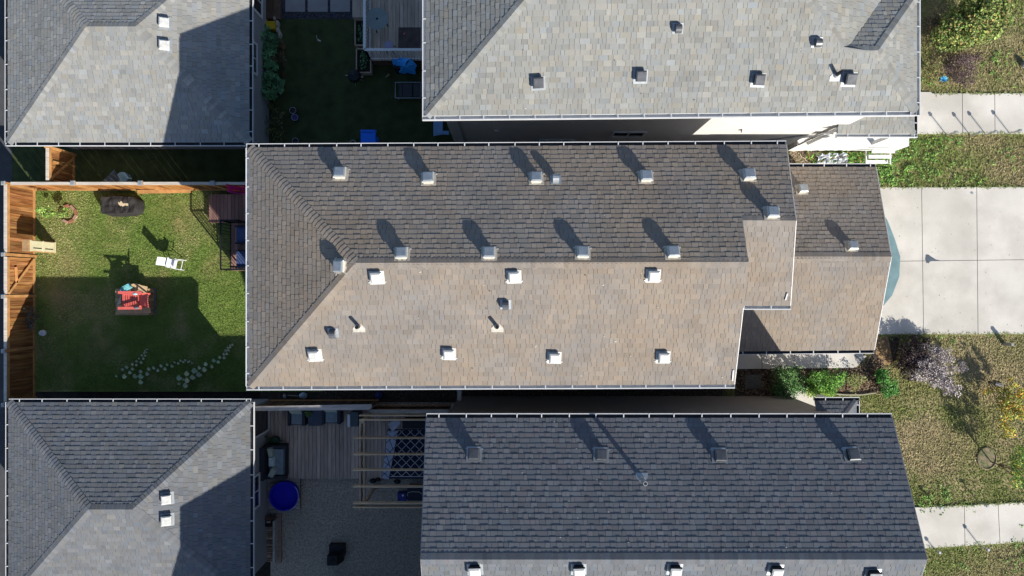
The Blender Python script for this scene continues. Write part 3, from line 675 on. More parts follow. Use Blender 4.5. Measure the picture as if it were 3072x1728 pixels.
for _ in range(620):
    x = 12.0+abs(rr.gauss(0, 1))*2.3; y = 3.95+rr.random()*(1.75 if x > 14.6 else 1.15)
    if x > 19 or noise.noise(Vector((x*1.6, y*2, 5)))+.75-(x-12)*.14 < 0: continue
    leaves(mb, (x, y, .06), (.12, .12, .06), 9, .09, gg, rr, .5)
tag(mb.build('weeds', M['leaf']), kind='stuff')
mb = MB()
for _ in range(260):
    x, y = rr.uniform(14, 20), rr.choice((rr.uniform(-8.6, -8.1), rr.uniform(-2.1, -1.8), rr.uniform(7.5, 9), rr.uniform(-11, -9.7)))
    if noise.noise(Vector((x*1.3, y, 3))) > .05: leaves(mb, (x, y, .04), (.1, .08, .04), 7, .07, gg, rr, .5)
for (cx, cy, s, n) in ((18.5, 8.6, .5, 18), (15.7, -8.1, .35, 16), (16.5, -7.9, .35, 14), (19.6, -9.9, .8, 40), (18.9, 5.0, .5, 6)):
    for _ in range(n): leaves(mb, (cx+rr.gauss(0, s*.5), cy+rr.gauss(0, s*.5), .06), (.1, .1, .05), 9, .08, gg, rr, .5)
tag(mb.build('weeds', M['leaf']), kind='stuff')
# fallen pale bits on the lawns
mb = MB()
for _ in range(330):
    x, y = rr.uniform(14.3, 20.5), rr.uniform(-11, 11)
    if (-1.9 < y < 3.9) or (5.8 < y < 7.5): continue
    leaves(mb, (x, y, .03), (.02, .02, .01), 1, .05, [(.6, .58, .42), (.5, .4, .2)], rr, 1)
tag(mb.build('fallen_leaves', M['leaf']), kind='stuff')
# rocks
def rocks(poly, n, s, cols, seed, name='pebbles', z=0.):
    rr = random.Random(seed); mb = MB(); xs = [p[0] for p in poly]; ys = [p[1] for p in poly]; k = 0
    while k < n:
        x, y = rr.uniform(min(xs), max(xs)), rr.uniform(min(ys), max(ys))
        if not inside((x, y), poly): k += .2; continue
        k += 1; r = s*rr.uniform(.5, 1.2); c = rr.choice(cols); q = rr.uniform(.7, 1.2); c = tuple(a*q for a in c); a0 = rr.uniform(0, 6)
        ring = [Vector((x+r*math.cos(a0+i*1.257)*rr.uniform(.8, 1.1), y+r*.8*math.sin(a0+i*1.257)*rr.uniform(.8, 1.1), z)) for i in range(5)]; top = [Vector((x+(p.x-x)*.55, y+(p.y-y)*.55, z+r*.55)) for p in ring]
        mb.face(top, c)
        for i in range(5): j = (i+1) % 5; mb.face([ring[i], ring[j], top[j], top[i]], c)
    return tag(mb.build(name, M['riverrock']), kind='stuff')
pal_r = [(1.6, 1.5, 1.35), (1.2, 1.05, .9), (.9, .8, .7), (.6, .5, .42)]
rocks(pxp([(2205, 1160), (2205, 1108), (2480, 1104), (2560, 1106), (2600, 1075), (2650, 1080), (2640, 1180), (2500, 1186), (2205, 1200)]), 3200, .035, [(.5, .42, .34), (.75, .65, .52), (.3, .26, .22), (1.0, .85, .7)], 5)
rocks(pxp([(2370, 452), (2450, 450), (2455, 520), (2370, 520)]), 1100, .035, pal_r, 6)
rocks(pxp([(2490, 1186), (2520, 1140), (2590, 1120), (2622, 1176)]), 420, .03, [(1.3, .95, .75), (1.5, 1.2, .9), (.8, .6, .5)], 8)
rocks(rectw(-3.2, -4.1, 8.1, -2.5), 3600, .035, [(.35, .3, .25), (.5, .42, .35), (.22, .2, .18)], 12)
rocks(pxp([(846, 0), (1053, 0), (1053, 57), (846, 57)]), 1200, .03, [(.25, .3, .4), (.4, .45, .55), (.15, .17, .22)], 13)
rr = random.Random(4); base = None
for i, (px, py) in enumerate(((2384, 440), (2397, 436), (2410, 434), (2424, 441), (2431, 448), (2378, 446))):
    mb = MB(); r = .12*rr.uniform(.8, 1.1); c = W(px, py)
    mb.lathe((c.x, c.y, 0), [(r*.9, 0), (r, r*.3), (r*.75, r*.75), (r*.3, r*.95), (0.0001, r)], 9, sx=rr.uniform(.8, 1.2), sy=rr.uniform(.7, 1))
    tag(mb.build('boulder', mk('white_boulder', (.55, .52, .48), .8, .2, 9)), 'pale boulder edging the gravel beside the white porch', 'boulder', 'boulders in a row by the porch gravel')

# ------------------------------------------------ fences
def fence_run(t, a, b, side, h=1.6, wood='cedar', bw=.145, rail=True, name='board_panel'):
    """boards from a to b (xy), rails on `side` (unit xy vector)"""
    a = Vector((*a, 0)); b = Vector((*b, 0)); d = (b-a); L = d.length; d.normalize(); s = Vector((*side, 0)); mb = MB(); x = 0
    while x < L-.02:
        wd = min(bw-.008, L-x-.004); k = R.uniform(.62, 1.3); c = (k, k*R.uniform(.92, 1.05), k*R.uniform(.85, 1.05))
        p = a+d*(x+wd/2)+Vector((0, 0, .04+(h-.1)/2)); mb.box(p+s*(.007 if int(round(x/bw)) % 2 else -.007), (wd, .018, h-.1), math.atan2(d.y, d.x), c); x += bw
    mb.build(name, M[wood], t); rz = math.atan2(d.y, d.x); m = (a+b)/2
    if rail:
        for z in (.16, h-.12):
            mb = MB(); mb.box(m+s*.03+Vector((0, 0, z)), (L-.02, .04, .09), rz, (1, 1, 1)); mb.build('rail', M['cedarx'], t)
    mb = MB(); mb.box(m+Vector((0, 0, h-.02)), (L, .1, .035), rz, (1.25, 1.2, 1.15)); mb.build('top_cap', M['greywood'], t)
def post(t, p, h=1.68, w_=.1, cap=True, mat=None):
    mb = MB(); mb.box((p[0], p[1], h/2), (w_, w_, h), 0, (1, 1, 1)); o = mb.build('post', mat or M['cedarx'], t)
    if cap: mb = MB(); mb.box((p[0], p[1], h+.02), (w_+.05, w_+.05, .04), 0, None, .7); mb.build('post_cap', M['steel'], o)
FX = -18.12
t = thing('fence', 'stained cedar fence with a gate in it along the lane at the left', 'fence', (FX, 0, 0))
def yb(py): return (864-py)*24.4/F
for y0, y1 in ((yb(552), yb(757)), (yb(893), yb(1048)), (yb(1058), yb(1212))): fence_run(t, (FX, y0), (FX, y1), (1, 0))
for y in (yb(550), yb(763), yb(889), yb(1053), yb(1214)): post(t, (FX-.01, y))
fence_run(t, (FX, yb(770)), (FX, yb(882)), (1, 0), rail=True, name='gate_panel')
mb = MB(); mb.bar((FX+.06, yb(880), 1.5), (FX+.06, yb(772), .2), .09, .04, up=(1, 0, 0)); mb.build('brace', M['cedarx'], t)
mb = MB(); mb.bar((FX+.06, yb(800)+.0, 1.15), (FX+.06, yb(848), 1.1), .04, .09, (1.3, 1.2, 1.2)); mb.build('latch_bar', M['cedarx'], t)
NY = yb(550)
t = thing('fence', 'long stained cedar fence with square metal post caps on the top side of the yard', 'fence', (-12, NY, 0))
xs = [-18.0]+[(px-1536)*24.4/F for px in (222, 424, 640)]+[-8.0]
for i in range(4): fence_run(t, (xs[i]+.07, NY), (xs[i+1]-.07, NY), (0, -1), wood='cedarN')
for x in xs[1:]: post(t, (x, NY), w_=.13)
mb = MB(); mb.bar((-14.1, NY-.12, .3), (-12.2, NY-.05, .05), .14, .03); mb.build('loose_board', M['cedarx'], t)
t = thing('gate', 'braced wooden garden gate between the top left garage and the long fence', 'gate', (-16.6, 4.7, 0))
GX = (141-1536)*24.4/F
fence_run(t, (GX, NY+.12), (GX, 5.0), (1, 0), wood='cedar', name='gate_panel')
mb = MB(); mb.bar((GX+.06, NY+.2, 1.45), (GX+.06, 4.9, .2), .08, .04, up=(1, 0, 0)); mb.build('brace', M['cedarx'], t)
mb = MB(); mb.bar((GX+.06, 4.55, 1.35), (GX+.06, 4.55, .9), .09, .04, up=(1, 0, 0)); mb.build('upright', M['cedarx'], t)
post(t, (GX, 5.05), cap=False)

# ------------------------------------------------ back yard
def on(px, py, h=0): p = W(px, py, h); return p
# brick ring and its bush
c0 = on(206, 642)
for i, a in enumerate((100, 55, 15, -25, -70, -110, 150)):
    mb = MB(); a = math.radians(a); mb.box((0, 0, .035), (.2, .1, .07), 0, None, .95)
    k = R.uniform(.8, 1.2); o = mb.build('brick', mk('brick_%s' % ('red', 'pink')[i % 2], ((.30, .13, .08), (.36, .23, .17))[i % 2], .9, .15, 12))
    o.location = (c0.x+.3*math.cos(a), c0.y+.3*math.sin(a), .0); o.rotation_euler = (0, 0, a+math.pi/2+R.uniform(-.2, .2))
    tag(o, 'garden brick in the ring around the slim light green bush', 'brick', 'bricks ringing the slim bush')
shrub('bush', 'slim light green bush leaning out of the brick ring by the cedar fence', 'bush', (c0.x-.05, c0.y-.02), [(-.05, .02, 1.4, .2, .17, .3), (.0, 0, 1.0, .28, .2, .3), (.05, .0, .5, .3, .18, .3)], 900, .085, [(.2, .32, .06), (.3, .42, .09), (.14, .24, .05)], seed=3, stemr=.015)
# cream cabinet against the fence
t = thing('cabinet', 'tall narrow cream painted cabinet with two slotted panels by the cedar fence', 'cabinet', (-17.47, 1.52, 0)); M['cream'] = mk('cream_paint', (.62, .58, .38), .6, .08, 5)
mb = MB(); mb.box((-17.47, 1.53, .75), (.22, .41, 1.5)); mb.build('body', mk('cabinet_wood', (.42, .25, .12), .7, .2, 6), t)
for z in (.42, 1.05):
    mb = MB(); mb.box((-17.352, 1.53, z), (.016, .36, .58)); o = mb.build('panel', M['cream'], t)
    mb = MB(); mb.box((-17.34, 1.45, z), (.01, .03, .44)); mb.build('slot', M['black'], o)
for (y, wd) in ((1.53, .41),):
    for z in (.08, .735, 1.4): mb = MB(); mb.box((-17.345, y, z), (.02, wd, .05)); mb.build('trim', M['cream'], t)
# covered table
def lump(x0, y0, x1, y1, h, mat, n=22, seed=0, amp=.05, name='cover', parent=None, drape=.1):
    rr = random.Random(seed); mb = MB(); g = []
    for j in range(n+1):
        row_ = []
        for i in range(n+1):
            u, v = i/n, j/n; ex = min(u, 1-u, v, 1-v)
            z = h*min(1, (ex/.09))**.45 if ex > 0 else 0.0
            a_, b_2 = 2*u-1, 2*v-1; kk = 1-.16*(abs(a_)*abs(b_2))**2; x = (x0+x1)/2+(x1-x0)/2*a_*kk; y = (y0+y1)/2+(y1-y0)/2*b_2*kk
            z = max(.01, z+amp*noise.noise(Vector((x*5, y*5, seed)))*(1 if ex > .05 else .1)+amp*.7*noise.noise(Vector((x*14, y*4, seed+3)))*(1 if ex > .05 else 0))
            x += .06*noise.noise(Vector((x*3, y*3, seed+9))); y += .06*noise.noise(Vector((x*3, y*3, seed+19)))
            row_.append(Vector((x, y, z)))
        g.append(row_)
    for j in range(n):
        for i in range(n): mb.face([g[j][i], g[j][i+1], g[j+1][i+1], g[j+1][i]])
    return mb.build(name, mat, parent)
t = thing('covered_table', 'low table under a wrinkled black cover with a sandy flat patch on top', 'covered table', on(380, 618))
lump(-15.5, 2.72, -13.98, 3.5, .5, mk('black_cover', (.028, .026, .026), .75, .25, 4), amp=.045, seed=4, name='cover', parent=t)
mb = MB(); mb.face([tuple(W(a, b, .5)) for a, b in ((353, 604), (360, 602), (368, 606), (374, 610), (384, 610), (385, 617), (374, 618), (364, 620), (356, 614))][::-1]); mb.build('patch', mk('sand_patch', (.6, .5, .33), .8), t)
# stack with red chair
t = thing('storage_crate', 'low brown crate spread with cardboard under the red garden chair', 'crate', on(405, 905))
cx, cy = on(405, 905).x+.22, on(405, 905).y
mb = MB()
for i in range(6): mb.box((cx-.1+.0, cy-.42+i*.168, .21), (1.25, .15, .42), 0, (jit(.2),)*3)
mb.build('crate_body', mk('card_crate', (.36, .25, .15), .8, .2, 6, attr=True), t)
def card(px, z, name, parent, mat, dz=.02):
    mb = MB(); p = [W(a, b, z+q) for a, b, q in px]; mb.prism(p, (0, 0, .008)); return mb.build(name, mat, parent)
M['card'] = mk('cardboard', (.5, .35, .2), .85, .15, 7)
card([(351, 941, 0), (454, 939, 0), (448, 912, .02), (400, 912, .02), (350, 915, .02)], .45, 'cardboard_flap', t, M['card'])
card([(395, 868, .0), (440, 880, .02), (443, 860, .1), (425, 856, .08), (408, 850, .1), (392, 853, .06)], .45, 'cardboard_flap', t, M['card'])
card([(350, 914, .0), (363, 912, .02), (363, 884, .06), (356, 900, .05)], .46, 'cardboard_flap', t, mk('pale_card', (.6, .52, .38), .8))
for i_, py_ in enumerate((872, 892, 912, 932)):
    mb = MB(); q_ = W(462, py_); mb.box((q_.x, q_.y, .025), (.2, .22, .05)); tag(mb.build('paver', mk('dark_paver', (.13, .14, .15), .9, .15, 6)), 'dark grey paver on the grass at the back of the red chair', 'paver', 'dark pavers behind the red chair')
ch = thing('garden_chair', 'red slatted garden chair with long arms standing on the cardboard-covered crate', 'chair', (cx-.02, cy, .44)); M['redp'] = mk('red_plastic', (.66, .13, .11), .5, .08, 6)
X, Y, Z = W(388, 905, .8).x+.16, W(388, 901, .85).y, .44
def cb(name, *boxes):
    mb = MB()
    for a, b, w_, h_ in boxes: mb.bar(Vector(a)+Vector((X, Y, Z)), Vector(b)+Vector((X, Y, Z)), w_, h_)
    mb.build(name, M['redp'], ch)
cb('seat', *[((-.36+i*.075, -.22, .34-i*.018), (-.36+i*.075, .22, .34-i*.018), .05, .02) for i in range(7)], ((-.4, -.21, .33), (.15, -.21, .19), .03, .07), ((-.4, .21, .33), (.15, .21, .19), .03, .07))
cb('backrest', *[((.12, s*.045, .2), (.74, s*.075, .78-abs(s)*.015), .055, .02) for s in (-3, -2, -1, 0, 1, 2, 3)], ((.22, -.2, .28), (.22, .2, .28), .02, .04), ((.55, -.2, .58), (.55, .2, .58), .02, .04))
for s in (-1, 1):
    cb('arm', ((-.5, s*.29, .5), (.36, s*.28, .48), .1, .022))
    cb('leg', ((-.36, s*.25, 0), (-.36, s*.25, .49), .09, .03)); cb('leg', ((.2, s*.23, .4), (.42, s*.23, 0), .07, .03))
cb('front_rail', ((-.41, -.27, .3), (-.41, .27, .3), .03, .1))
t = tag((lambda m: m.build('plastic_tray', mk('teal_clear', (.18, .5, .52), .3, .5, 14), None))((lambda m: (m.prism([W(a, b, .6) for a, b in ((363, 874), (377, 876), (399, 862), (390, 849), (366, 862))], (0, 0, .07)), m)[1])(MB())), 'clear tray of teal packets lying beside the red chair', 'tray')
for (px, py, z, c, lb) in ((408, 881, .85, (.3, .6, .65), 'small turquoise toy on the far arm of the red chair'), (422, 876, .8, (.55, .42, .55), 'pale lilac cloth on the far arm of the red chair'), (412, 923, .9, (.12, .16, .17), 'dark bottle lying on the near arm of the red chair')):
    mb = MB(); p = W(px, py, z); mb.lathe(p, [(.02, 0), (.07, .02), (.08, .06), (.04, .1), (.001, .11)], 10, sx=1.3, sy=.7); tag(mb.build('toy' if 'toy' in lb else 'cloth' if 'cloth' in lb else 'bottle', mk(lb.split()[1]+'_item', c, .6, .3, 12)), lb, 'toy' if 'toy' in lb else 'cloth' if 'cloth' in lb else 'bottle')
# white high chair
t = thing('high_chair', 'white folding high chair with a tray and tube frame on the sunny grass', 'high chair', on(530, 785)); b = on(525, 790)
X, Y, ang = b.x+.05, b.y-.0, -.22
def rp(x, y, z): return Vector((X+x*math.cos(ang)-y*math.sin(ang), Y+x*math.sin(ang)+y*math.cos(ang), z))
M['wplastic'] = mk('white_plastic', (.78, .8, .82), .35, .05, 4)
mb = MB(); mb.box(rp(.06, 0, .5), (.34, .3, .06), ang); mb.box(rp(.24, 0, .56), (.05, .3, .14), ang); mb.build('tray', M['wplastic'], t)
mb = MB(); mb.box(rp(-.05, 0, .42), (.26, .26, .06), ang); mb.build('seat', mk('mint_pad', (.25, .4, .42), .7, .3, 20), t)
mb = MB(); mb.bar(rp(-.2, 0, .42), rp(-.27, 0, .82), .3, .05, up=(0, 1, 0)) if False else mb.prism([rp(-.18, -.15, .42), rp(-.18, .15, .42), rp(-.28, .15, .84), rp(-.28, -.15, .84)], (-.04, 0, .01)); mb.build('backrest', M['wplastic'], t)
for s in (-1, 1):
    for (x0, x1) in ((-.3, .12), (.36, -.1)):
        mb = MB(); mb.tube([rp(x0, s*.19, 0), rp(x1, s*.17, .56)], .012, 6); mb.build('leg', M['wplastic'], t)
mb = MB(); mb.tube([rp(.2, -.17, .52), rp(.46, -.17, .5), rp(.46, .17, .5), rp(.2, .17, .52)], .014, 6); mb.build('frame', M['wplastic'], t)
mb = MB(); p = rp(-.42, 0, 0); mb.lathe(p, [(.05, 0), (.06, .04), (.03, .09), (.001, .1)], 9); tag(mb.build('toy', mk('orange_toy', (.75, .3, .06), .5)), 'small orange toy on the grass at the end of the white high chair', 'toy')
# dark plants and pot by the fence
shrub('shrub', 'dark wiry plant at the foot of the cedar fence in the garage shadow', 'shrub', tuple(on(122, 950)[:2]), [(0, .15, .5, .3, .45, .3), (-.05, -.2, .35, .25, .3, .25)], 700, .06, [(.05, .07, .05), (.1, .12, .09), (.16, .17, .14)], seed=8)
mb = MB(); p = on(134, 998); mb.lathe((p.x, p.y, 0), [(.06, 0), (.11, .05), (.12, .12), (.09, .2), (.07, .2), (.07, .12), (.001, .12)], 18); tag(mb.build('pot', M['wplastic']), 'round white pot with a dark opening by the cedar fence', 'pot')
# trailing leafy vines
VL = [[(160, 790, 25), (320, 795, 45), (270, 670, 28), (355, 628, 28), (410, 725, 32), (458, 660, 30), (458, 572, 30), (530, 585, 25), (528, 518, 24), (617, 537, 28), (575, 466, 20), (658, 468, 26), (627, 408, 22), (692, 411, 22), (670, 366, 18), (710, 350, 16), (678, 325, 15), (700, 295, 14), (735, 300, 12)],
 [(510, 790, 45), (623, 793, 50), (613, 703, 33), (620, 895, 45), (730, 750, 35), (757, 660, 32), (855, 638, 34), (923, 685, 32), (988, 600, 32), (1060, 658, 32), (1095, 580, 28), (1187, 606, 32), (1228, 538, 26), (1300, 556, 24), (1340, 505, 22), (1397, 530, 22), (1430, 495, 22), (1480, 530, 20), (1508, 517, 18), (1548, 550, 20)],
 [(1333, 820, 52), (1468, 742, 48), (1473, 865, 52), (1440, 960, 48), (1315, 930, 28), (1390, 857, 22), (1580, 810, 50), (1610, 688, 52), (1692, 635, 36), (1692, 760, 50), (1793, 668, 46), (1815, 568, 38), (1925, 614, 35), (1958, 503, 34), (2045, 527, 32), (2065, 447, 30), (2147, 452, 30), (2138, 385, 26), (2192, 382, 26), (2175, 320, 24), (2225, 312, 24), (2215, 267, 22), (2255, 260, 22), (2260, 225, 20), (2300, 212, 20)]]
VN = ['leftmost of the trailing round-leaved vines on the shaded grass', 'middle trailing vine with an arching row of small round leaves', 'trailing vine with the largest pale round leaves, nearest the house']
for vi, lst in enumerate(VL):
    P = [(W(320+x/6.133, 1000+y/6.133, .22), r/6.133*.0125) for x, y, r in lst]; t = thing('vine', VN[vi], 'vine', (P[0][0].x, P[0][0].y, 0), group='round-leaved vines trailing over the grass')
    mb = MB(); rr = random.Random(vi)
    for p, r in P:
        z = .1+r*.9+rr.uniform(-.02, .02); tl = Vector((rr.gauss(0, .18), rr.gauss(0, .18), 1)).normalized(); a = tl.orthogonal().normalized(); b = tl.cross(a); c = (rr.uniform(.46, .56), rr.uniform(.5, .6), rr.uniform(.3, .38))
        q = Vector((p.x, p.y, z)); n = 12; ring = [q+(a*math.cos(k*6.283/n)+b*math.sin(k*6.283/n))*r*(1+.1*math.sin(k*6.283*5/n+vi))*(0.45 if k == 0 else 1) for k in range(n)]
        for k in range(n): mb.face([q+tl*(-r*.12), ring[k], ring[(k+1) % n]], c)
    mb.build('foliage', M['leaf'], t); mb = MB()
    mid = [Vector((p.x, p.y, .04)) for p, r in P[::3]]; mb.tube(mid, .008, 5, (.1, .14, .06))
    for p, r in P: m_ = min(mid, key=lambda q: (q-p).length); mb.tube([m_, Vector((p.x, p.y, .1+r*.8))], .004, 4, (.12, .16, .07))
    mb.build('stem', M['leaf'], t)

# deck of the centre house with railing
t = thing('deck', 'red-brown wooden deck with a black metal railing behind the middle house', 'deck', (-9.3, 2.5, 0))
x0, x1 = (627-1536)*(26-.3)/F, -7.2; yA, yB = (864-583)*(25.7)/F, (864-668)*25.7/F
mb = MB(); x = x0
while x < x1: k = jit(.25); mb.box((x+.066, (yA+yB)/2, .28), (.13, yA-yB, .04), 0, (k, k, k)); x += .14
mb.build('lower_platform', M['reddeck'], t)
mb = MB(); mb.box(((x0+x1)/2, (yA+yB)/2, .13), (x1-x0-.06, yA-yB-.06, .25)); mb.build('skirt', M['darkwood'], t)
X0 = (692-1536)*(25.4)/F; yC, yD = yB, (864-812)*25.4/F
mb = MB(); x = X0
while x < x1: k = jit(.25); mb.box((x+.066, (yC+yD)/2, .58), (.13, yC-yD, .04), 0, (k, k, k)); x += .14
mb.build('upper_platform', M['reddeck'], t)
mb = MB(); mb.box(((X0+x1)/2, (yC+yD)/2, .28), (x1-X0-.06, yC-yD-.06, .54)); mb.build('skirt', M['darkwood'], t)
mb = MB(); ra = [Vector((X0+.03, yC-.03, 0)), Vector((X0+.03, yD+.03, 0)), Vector((x1, yD+.03, 0))]; rb0 = Vector((X0+.62, yC-.03, 0))
def rail(segs, z0, z1, mat, parent, bal=.11, tw=.05, br=.018, name='railing'):
    mb = MB()
    for a, b in segs:
        for z in (z0+.08, z1): mb.bar(a+Vector((0, 0, z)), b+Vector((0, 0, z)), tw if z == z1 else .035, .03)
        L = (b-a).length; n = int(L/bal)
        for i in range(n+1): p = a+(b-a)*(i/n); big = i in (0, n); mb.box(p+Vector((0, 0, (z0+z1)/2)), ((.05 if big else br),)*2+(z1-z0,))
    return mb.build(name, mat, parent)
rail([(ra[0], ra[1]), (rb0, ra[0])], .6, 1.55, M['black'], t); rail([(ra[1], ra[2])], .6, 1.55, M['black'], t)
for (py, n_) in ((706, 0), (778, 1)):
    y = (864-py)*25.2/F; c = thing('lounge_chair', 'navy blue lounge chair on the deck, %s' % ('nearer the lower platform' if n_ == 0 else 'nearer the small red box'), 'chair', (-9.75, y, .6), group='navy lounge chairs on the deck')
    M['navy'] = mk('navy_fabric', (.05, .08, .19), .8, .15, 6)
    mb = MB(); mb.box((-9.7, y, .98), (.74, .56, .14)); mb.build('seat', M['navy'], c)
    mb = MB(); mb.box((-9.3, y, 1.25), (.15, .56, .6)); mb.build('backrest', M['navy'], c)
    for s in (-1, 1): mb = MB(); mb.box((-9.7, y+s*.31, 1.1), (.8, .06, .05)); mb.box((-10.05, y+s*.31, .84), (.05, .05, .48)); mb.box((-9.35, y+s*.31, .84), (.05, .05, .48)); mb.build('arm', M['black'], c)
mb = MB(); y = yD+.25; mb.bar((-9.6, y+.55, .75), (-8.6, y+.05, .64), .13, .03); tag(mb.build('plank', mk('pale_plank', (.4, .34, .27), .8)), 'pale loose plank leaning across the deck inside the black railing', 'plank')
mb = MB(); mb.box((-9.4, yD+.12, .66), (.42, .16, .12)); tag(mb.build('box', mk('rust_box', (.3, .07, .03), .6)), 'small rust-red box at the end of the deck', 'box')
# red hammock net on the fence
t = thing('hammock', 'crumpled red and magenta net hammock slung over the shaded end of the long fence', 'hammock', (-9.9, NY, 1.5)); mb = MB(); rr = random.Random(3)
for k in range(16):
    a = W(677+rr.uniform(0, 10), 552+k*1.4, 1.6); b = W(738, 556+k*1.7, 1.5); mb.tube([a, (a+b)/2+Vector((0, rr.uniform(-.1, .1), rr.uniform(-.12, .1))), b], .014, 5, (1, 1, 1) if k % 3 else (1, .2, 4))
mb.build('net', mk('red_net', (.5, .02, .06), .6, .1, 5, attr=True), t)
mb = MB(); mb.prism([W(682, 556, 1.58), W(688, 568, 1.45), W(722, 574, 1.45), W(730, 562, 1.55)], (0, .02, .03)); mb.build('cloth', mk('red_cloth', (.55, .02, .05), .7, .3, 6), t)
mb = MB(); p = W(344, 535, .5); mb.prism([W(300, 551, .3), W(352, 551, .3), W(360, 538, .5), W(343, 510, .9), W(325, 530, .5)], (0, .02, .02)); tag(mb.build('sack', mk('grey_net', (.22, .28, .3), .7, .4, 14)), 'grey net sack slumped behind the long fence', 'sack')
mb = MB(); p = on(380, 541); mb.lathe((p.x, p.y+.05, 0), [(.2, 0), (.22, .3), (.2, .32), (.001, .34)], 16); tag(mb.build('bucket', mk('pale_blue', (.3, .45, .55), .5)), 'pale blue upturned bucket behind the long fence', 'bucket')
# ------------------------------------------------ north yard
def pbox(mb, px0, py0, px1, py1, z0, z1, col=None):     # box whose top face spans the given pixels at height z1
    a = W(px0, py1, z1); b = W(px1, py0, z1); mb.box(((a.x+b.x)/2, (a.y+b.y)/2, (z0+z1)/2), (b.x-a.x, b.y-a.y, z1-z0), 0, col)
for i, (a, b) in enumerate(((856, 915), (923, 983), (991, 1050))):
    mb = MB(); pbox(mb, a, -30, b, 35, -.02, .03); tag(mb.build('paving_slab', M['slab']), kind='structure')
t = thing('step', 'wide wooden step against the top left garage wall at the top of the north yard', 'step', W(815, 20)); mb = MB(); pbox(mb, 793, -20, 815, 55, 0, .3, (1, 1, 1)); mb.build('tread', M['darkwood'], t); mb = MB(); pbox(mb, 819, -20, 840, 57, 0, .15, (1.4, 1.4, 1.4)); mb.build('tread', M['darkwood'], t)
t = thing('wooden_box', 'weathered wooden box beside the paving slabs and the white railing', 'box', W(1075, 20)); mb = MB(); pbox(mb, 1057, -20, 1090, 52, 0, .5, (.9, .9, .9)); mb.build('box_body', M['deck'], t)
mb = MB(); pbox(mb, 791, 63, 823, 86, 0, .35); tag(mb.build('toy_box', mk('yellow_plastic', (.55, .38, .02), .5)), 'bright yellow plastic box among white edging stones', 'box')
for i, (px, py) in enumerate(((801, 56), (814, 55), (827, 60), (835, 75), (836, 95), (842, 108))):
    mb = MB(); p = W(px, py); mb.lathe((p.x, p.y, 0), [(.09, 0), (.1, .1), (.06, .2), (.001, .24)], 10, sx=.7 if i < 3 else .8, sy=1.5 if i > 2 else 1); tag(mb.build('edging_stone', mk('edging', (.4, .36, .3), .8)), 'pale pointed edging stone around the yellow box', 'stone', 'pale edging stones by the yellow box')
GL = [(.08, .2, .08), (.1, .25, .1), (.06, .15, .06), (.13, .27, .12)]
for i, (px, py, s, lb) in enumerate(((803, 134, .36, 'big-leaved squash plant just below the yellow box'), (800, 195, .4, 'big-leaved squash plant beside the garage window'), (815, 275, .42, 'big-leaved squash plant at the lower end of the climbing row'))):
    shrub('plant', lb, 'plant', tuple(W(px+8, py)[:2]), [(0, 0, .5, s*1.15, s*1.3, .32)], 560, .24, GL, seed=20+i, group='large-leaved plants along the garage wall')
shrub('bush', 'speckled low bush with tiny yellow leaves at the bottom of the garage-wall bed', 'bush', tuple(W(830, 375)[:2]), [(0, 0, .3, .4, .75, .25)], 900, .06, [(.06, .09, .03), (.2, .2, .06), (.04, .06, .03)], seed=24)
shrub('bush', 'thin berry bush with reddish fruit between the squash plants and the lawn', 'bush', tuple(W(848, 165)[:2]), [(0, 0, .35, .25, .5, .25)], 260, .06, [(.06, .1, .04), (.25, .1, .04), (.2, .18, .08)], seed=25)
mb = MB()
for (a, b) in (((851, 130), (853, 205)), ((850, 215), (853, 262))): mb.bar(W(*a)+Vector((0, 0, .05)), W(*b)+Vector((0, 0, .05)), .05, .1, (1, 1, 1))
tag(mb.build('bed_edging', M['darkwood']), 'low timber edging between the wall plants and the dark lawn', 'edging')
for i, (px, py, lb) in enumerate(((878, 331, 'empty plant pot with a pale rim beside the purple pot'), (884, 352, 'purple plant pot with a pale lilac rim'), (886, 423, 'plant pot partly behind the middle house gutter'))):
    mb = MB(); p = W(px, py, .25); mb.lathe((p.x, p.y, 0), [(.08, 0), (.115, .24), (.125, .25), (.105, .25), (.1, .18), (.001, .17)], 20); tag(mb.build('pot', mk(('pot_black', 'pot_purple', 'pot_black')[i], ((.05, .05, .05), (.10, .07, .25), (.05, .05, .05))[i], .6)), lb, 'pot', 'round pots along the wall bed')
    mb = MB(); mb.torus((p.x, p.y, .25), .118, .01, 20, 5); tag(mb.build('pot_rim' if 0 else 'rim', mk('rim_lilac', (.4, .36, .42), .5), C.objects[-1] if 0 else None) if 0 else mb.build('rim', mk('rim_lilac', (.4, .36, .42), .5), [o for o in C.objects if o.name.startswith('pot')][-1]))
# white-railed deck
t = thing('deck', 'grey wooden deck with a white railing behind the north house', 'deck', W(1180, 80)); zd = .8
x0 = (1108-1536)*(26-zd)/F; y0 = (864-181)*(26-zd)/F; mb = MB(); x = x0
while x < -2.3: k = jit(.2); mb.box((x+.068, (y0+13)/2, zd-.02), (.132, 13-y0, .04), 0, (k, k, k)); x += .14
mb.build('platform', M['deck'], t)
mb = MB(); mb.box(((x0-2.3)/2, (y0+13)/2, zd/2-.03), (-2.3-x0-.1, 12.9-y0, zd-.06), 0, (1.3, 1.3, 1.3)); mb.build('skirt', M['darkwood'], t)
rail([(Vector((x0+.04, 13, 0)), Vector((x0+.04, y0+.04, 0))), (Vector((x0+.04, y0+.04, 0)), Vector((-2.3, y0+.04, 0)))], zd, 1.82, M['whitepaint'], t, bal=.115, tw=.09, br=.022)
t = thing('table', 'round blue-grey table with a centre hole on the north deck', 'table', W(1131, 56)); p = W(1131, 56, 1.5)
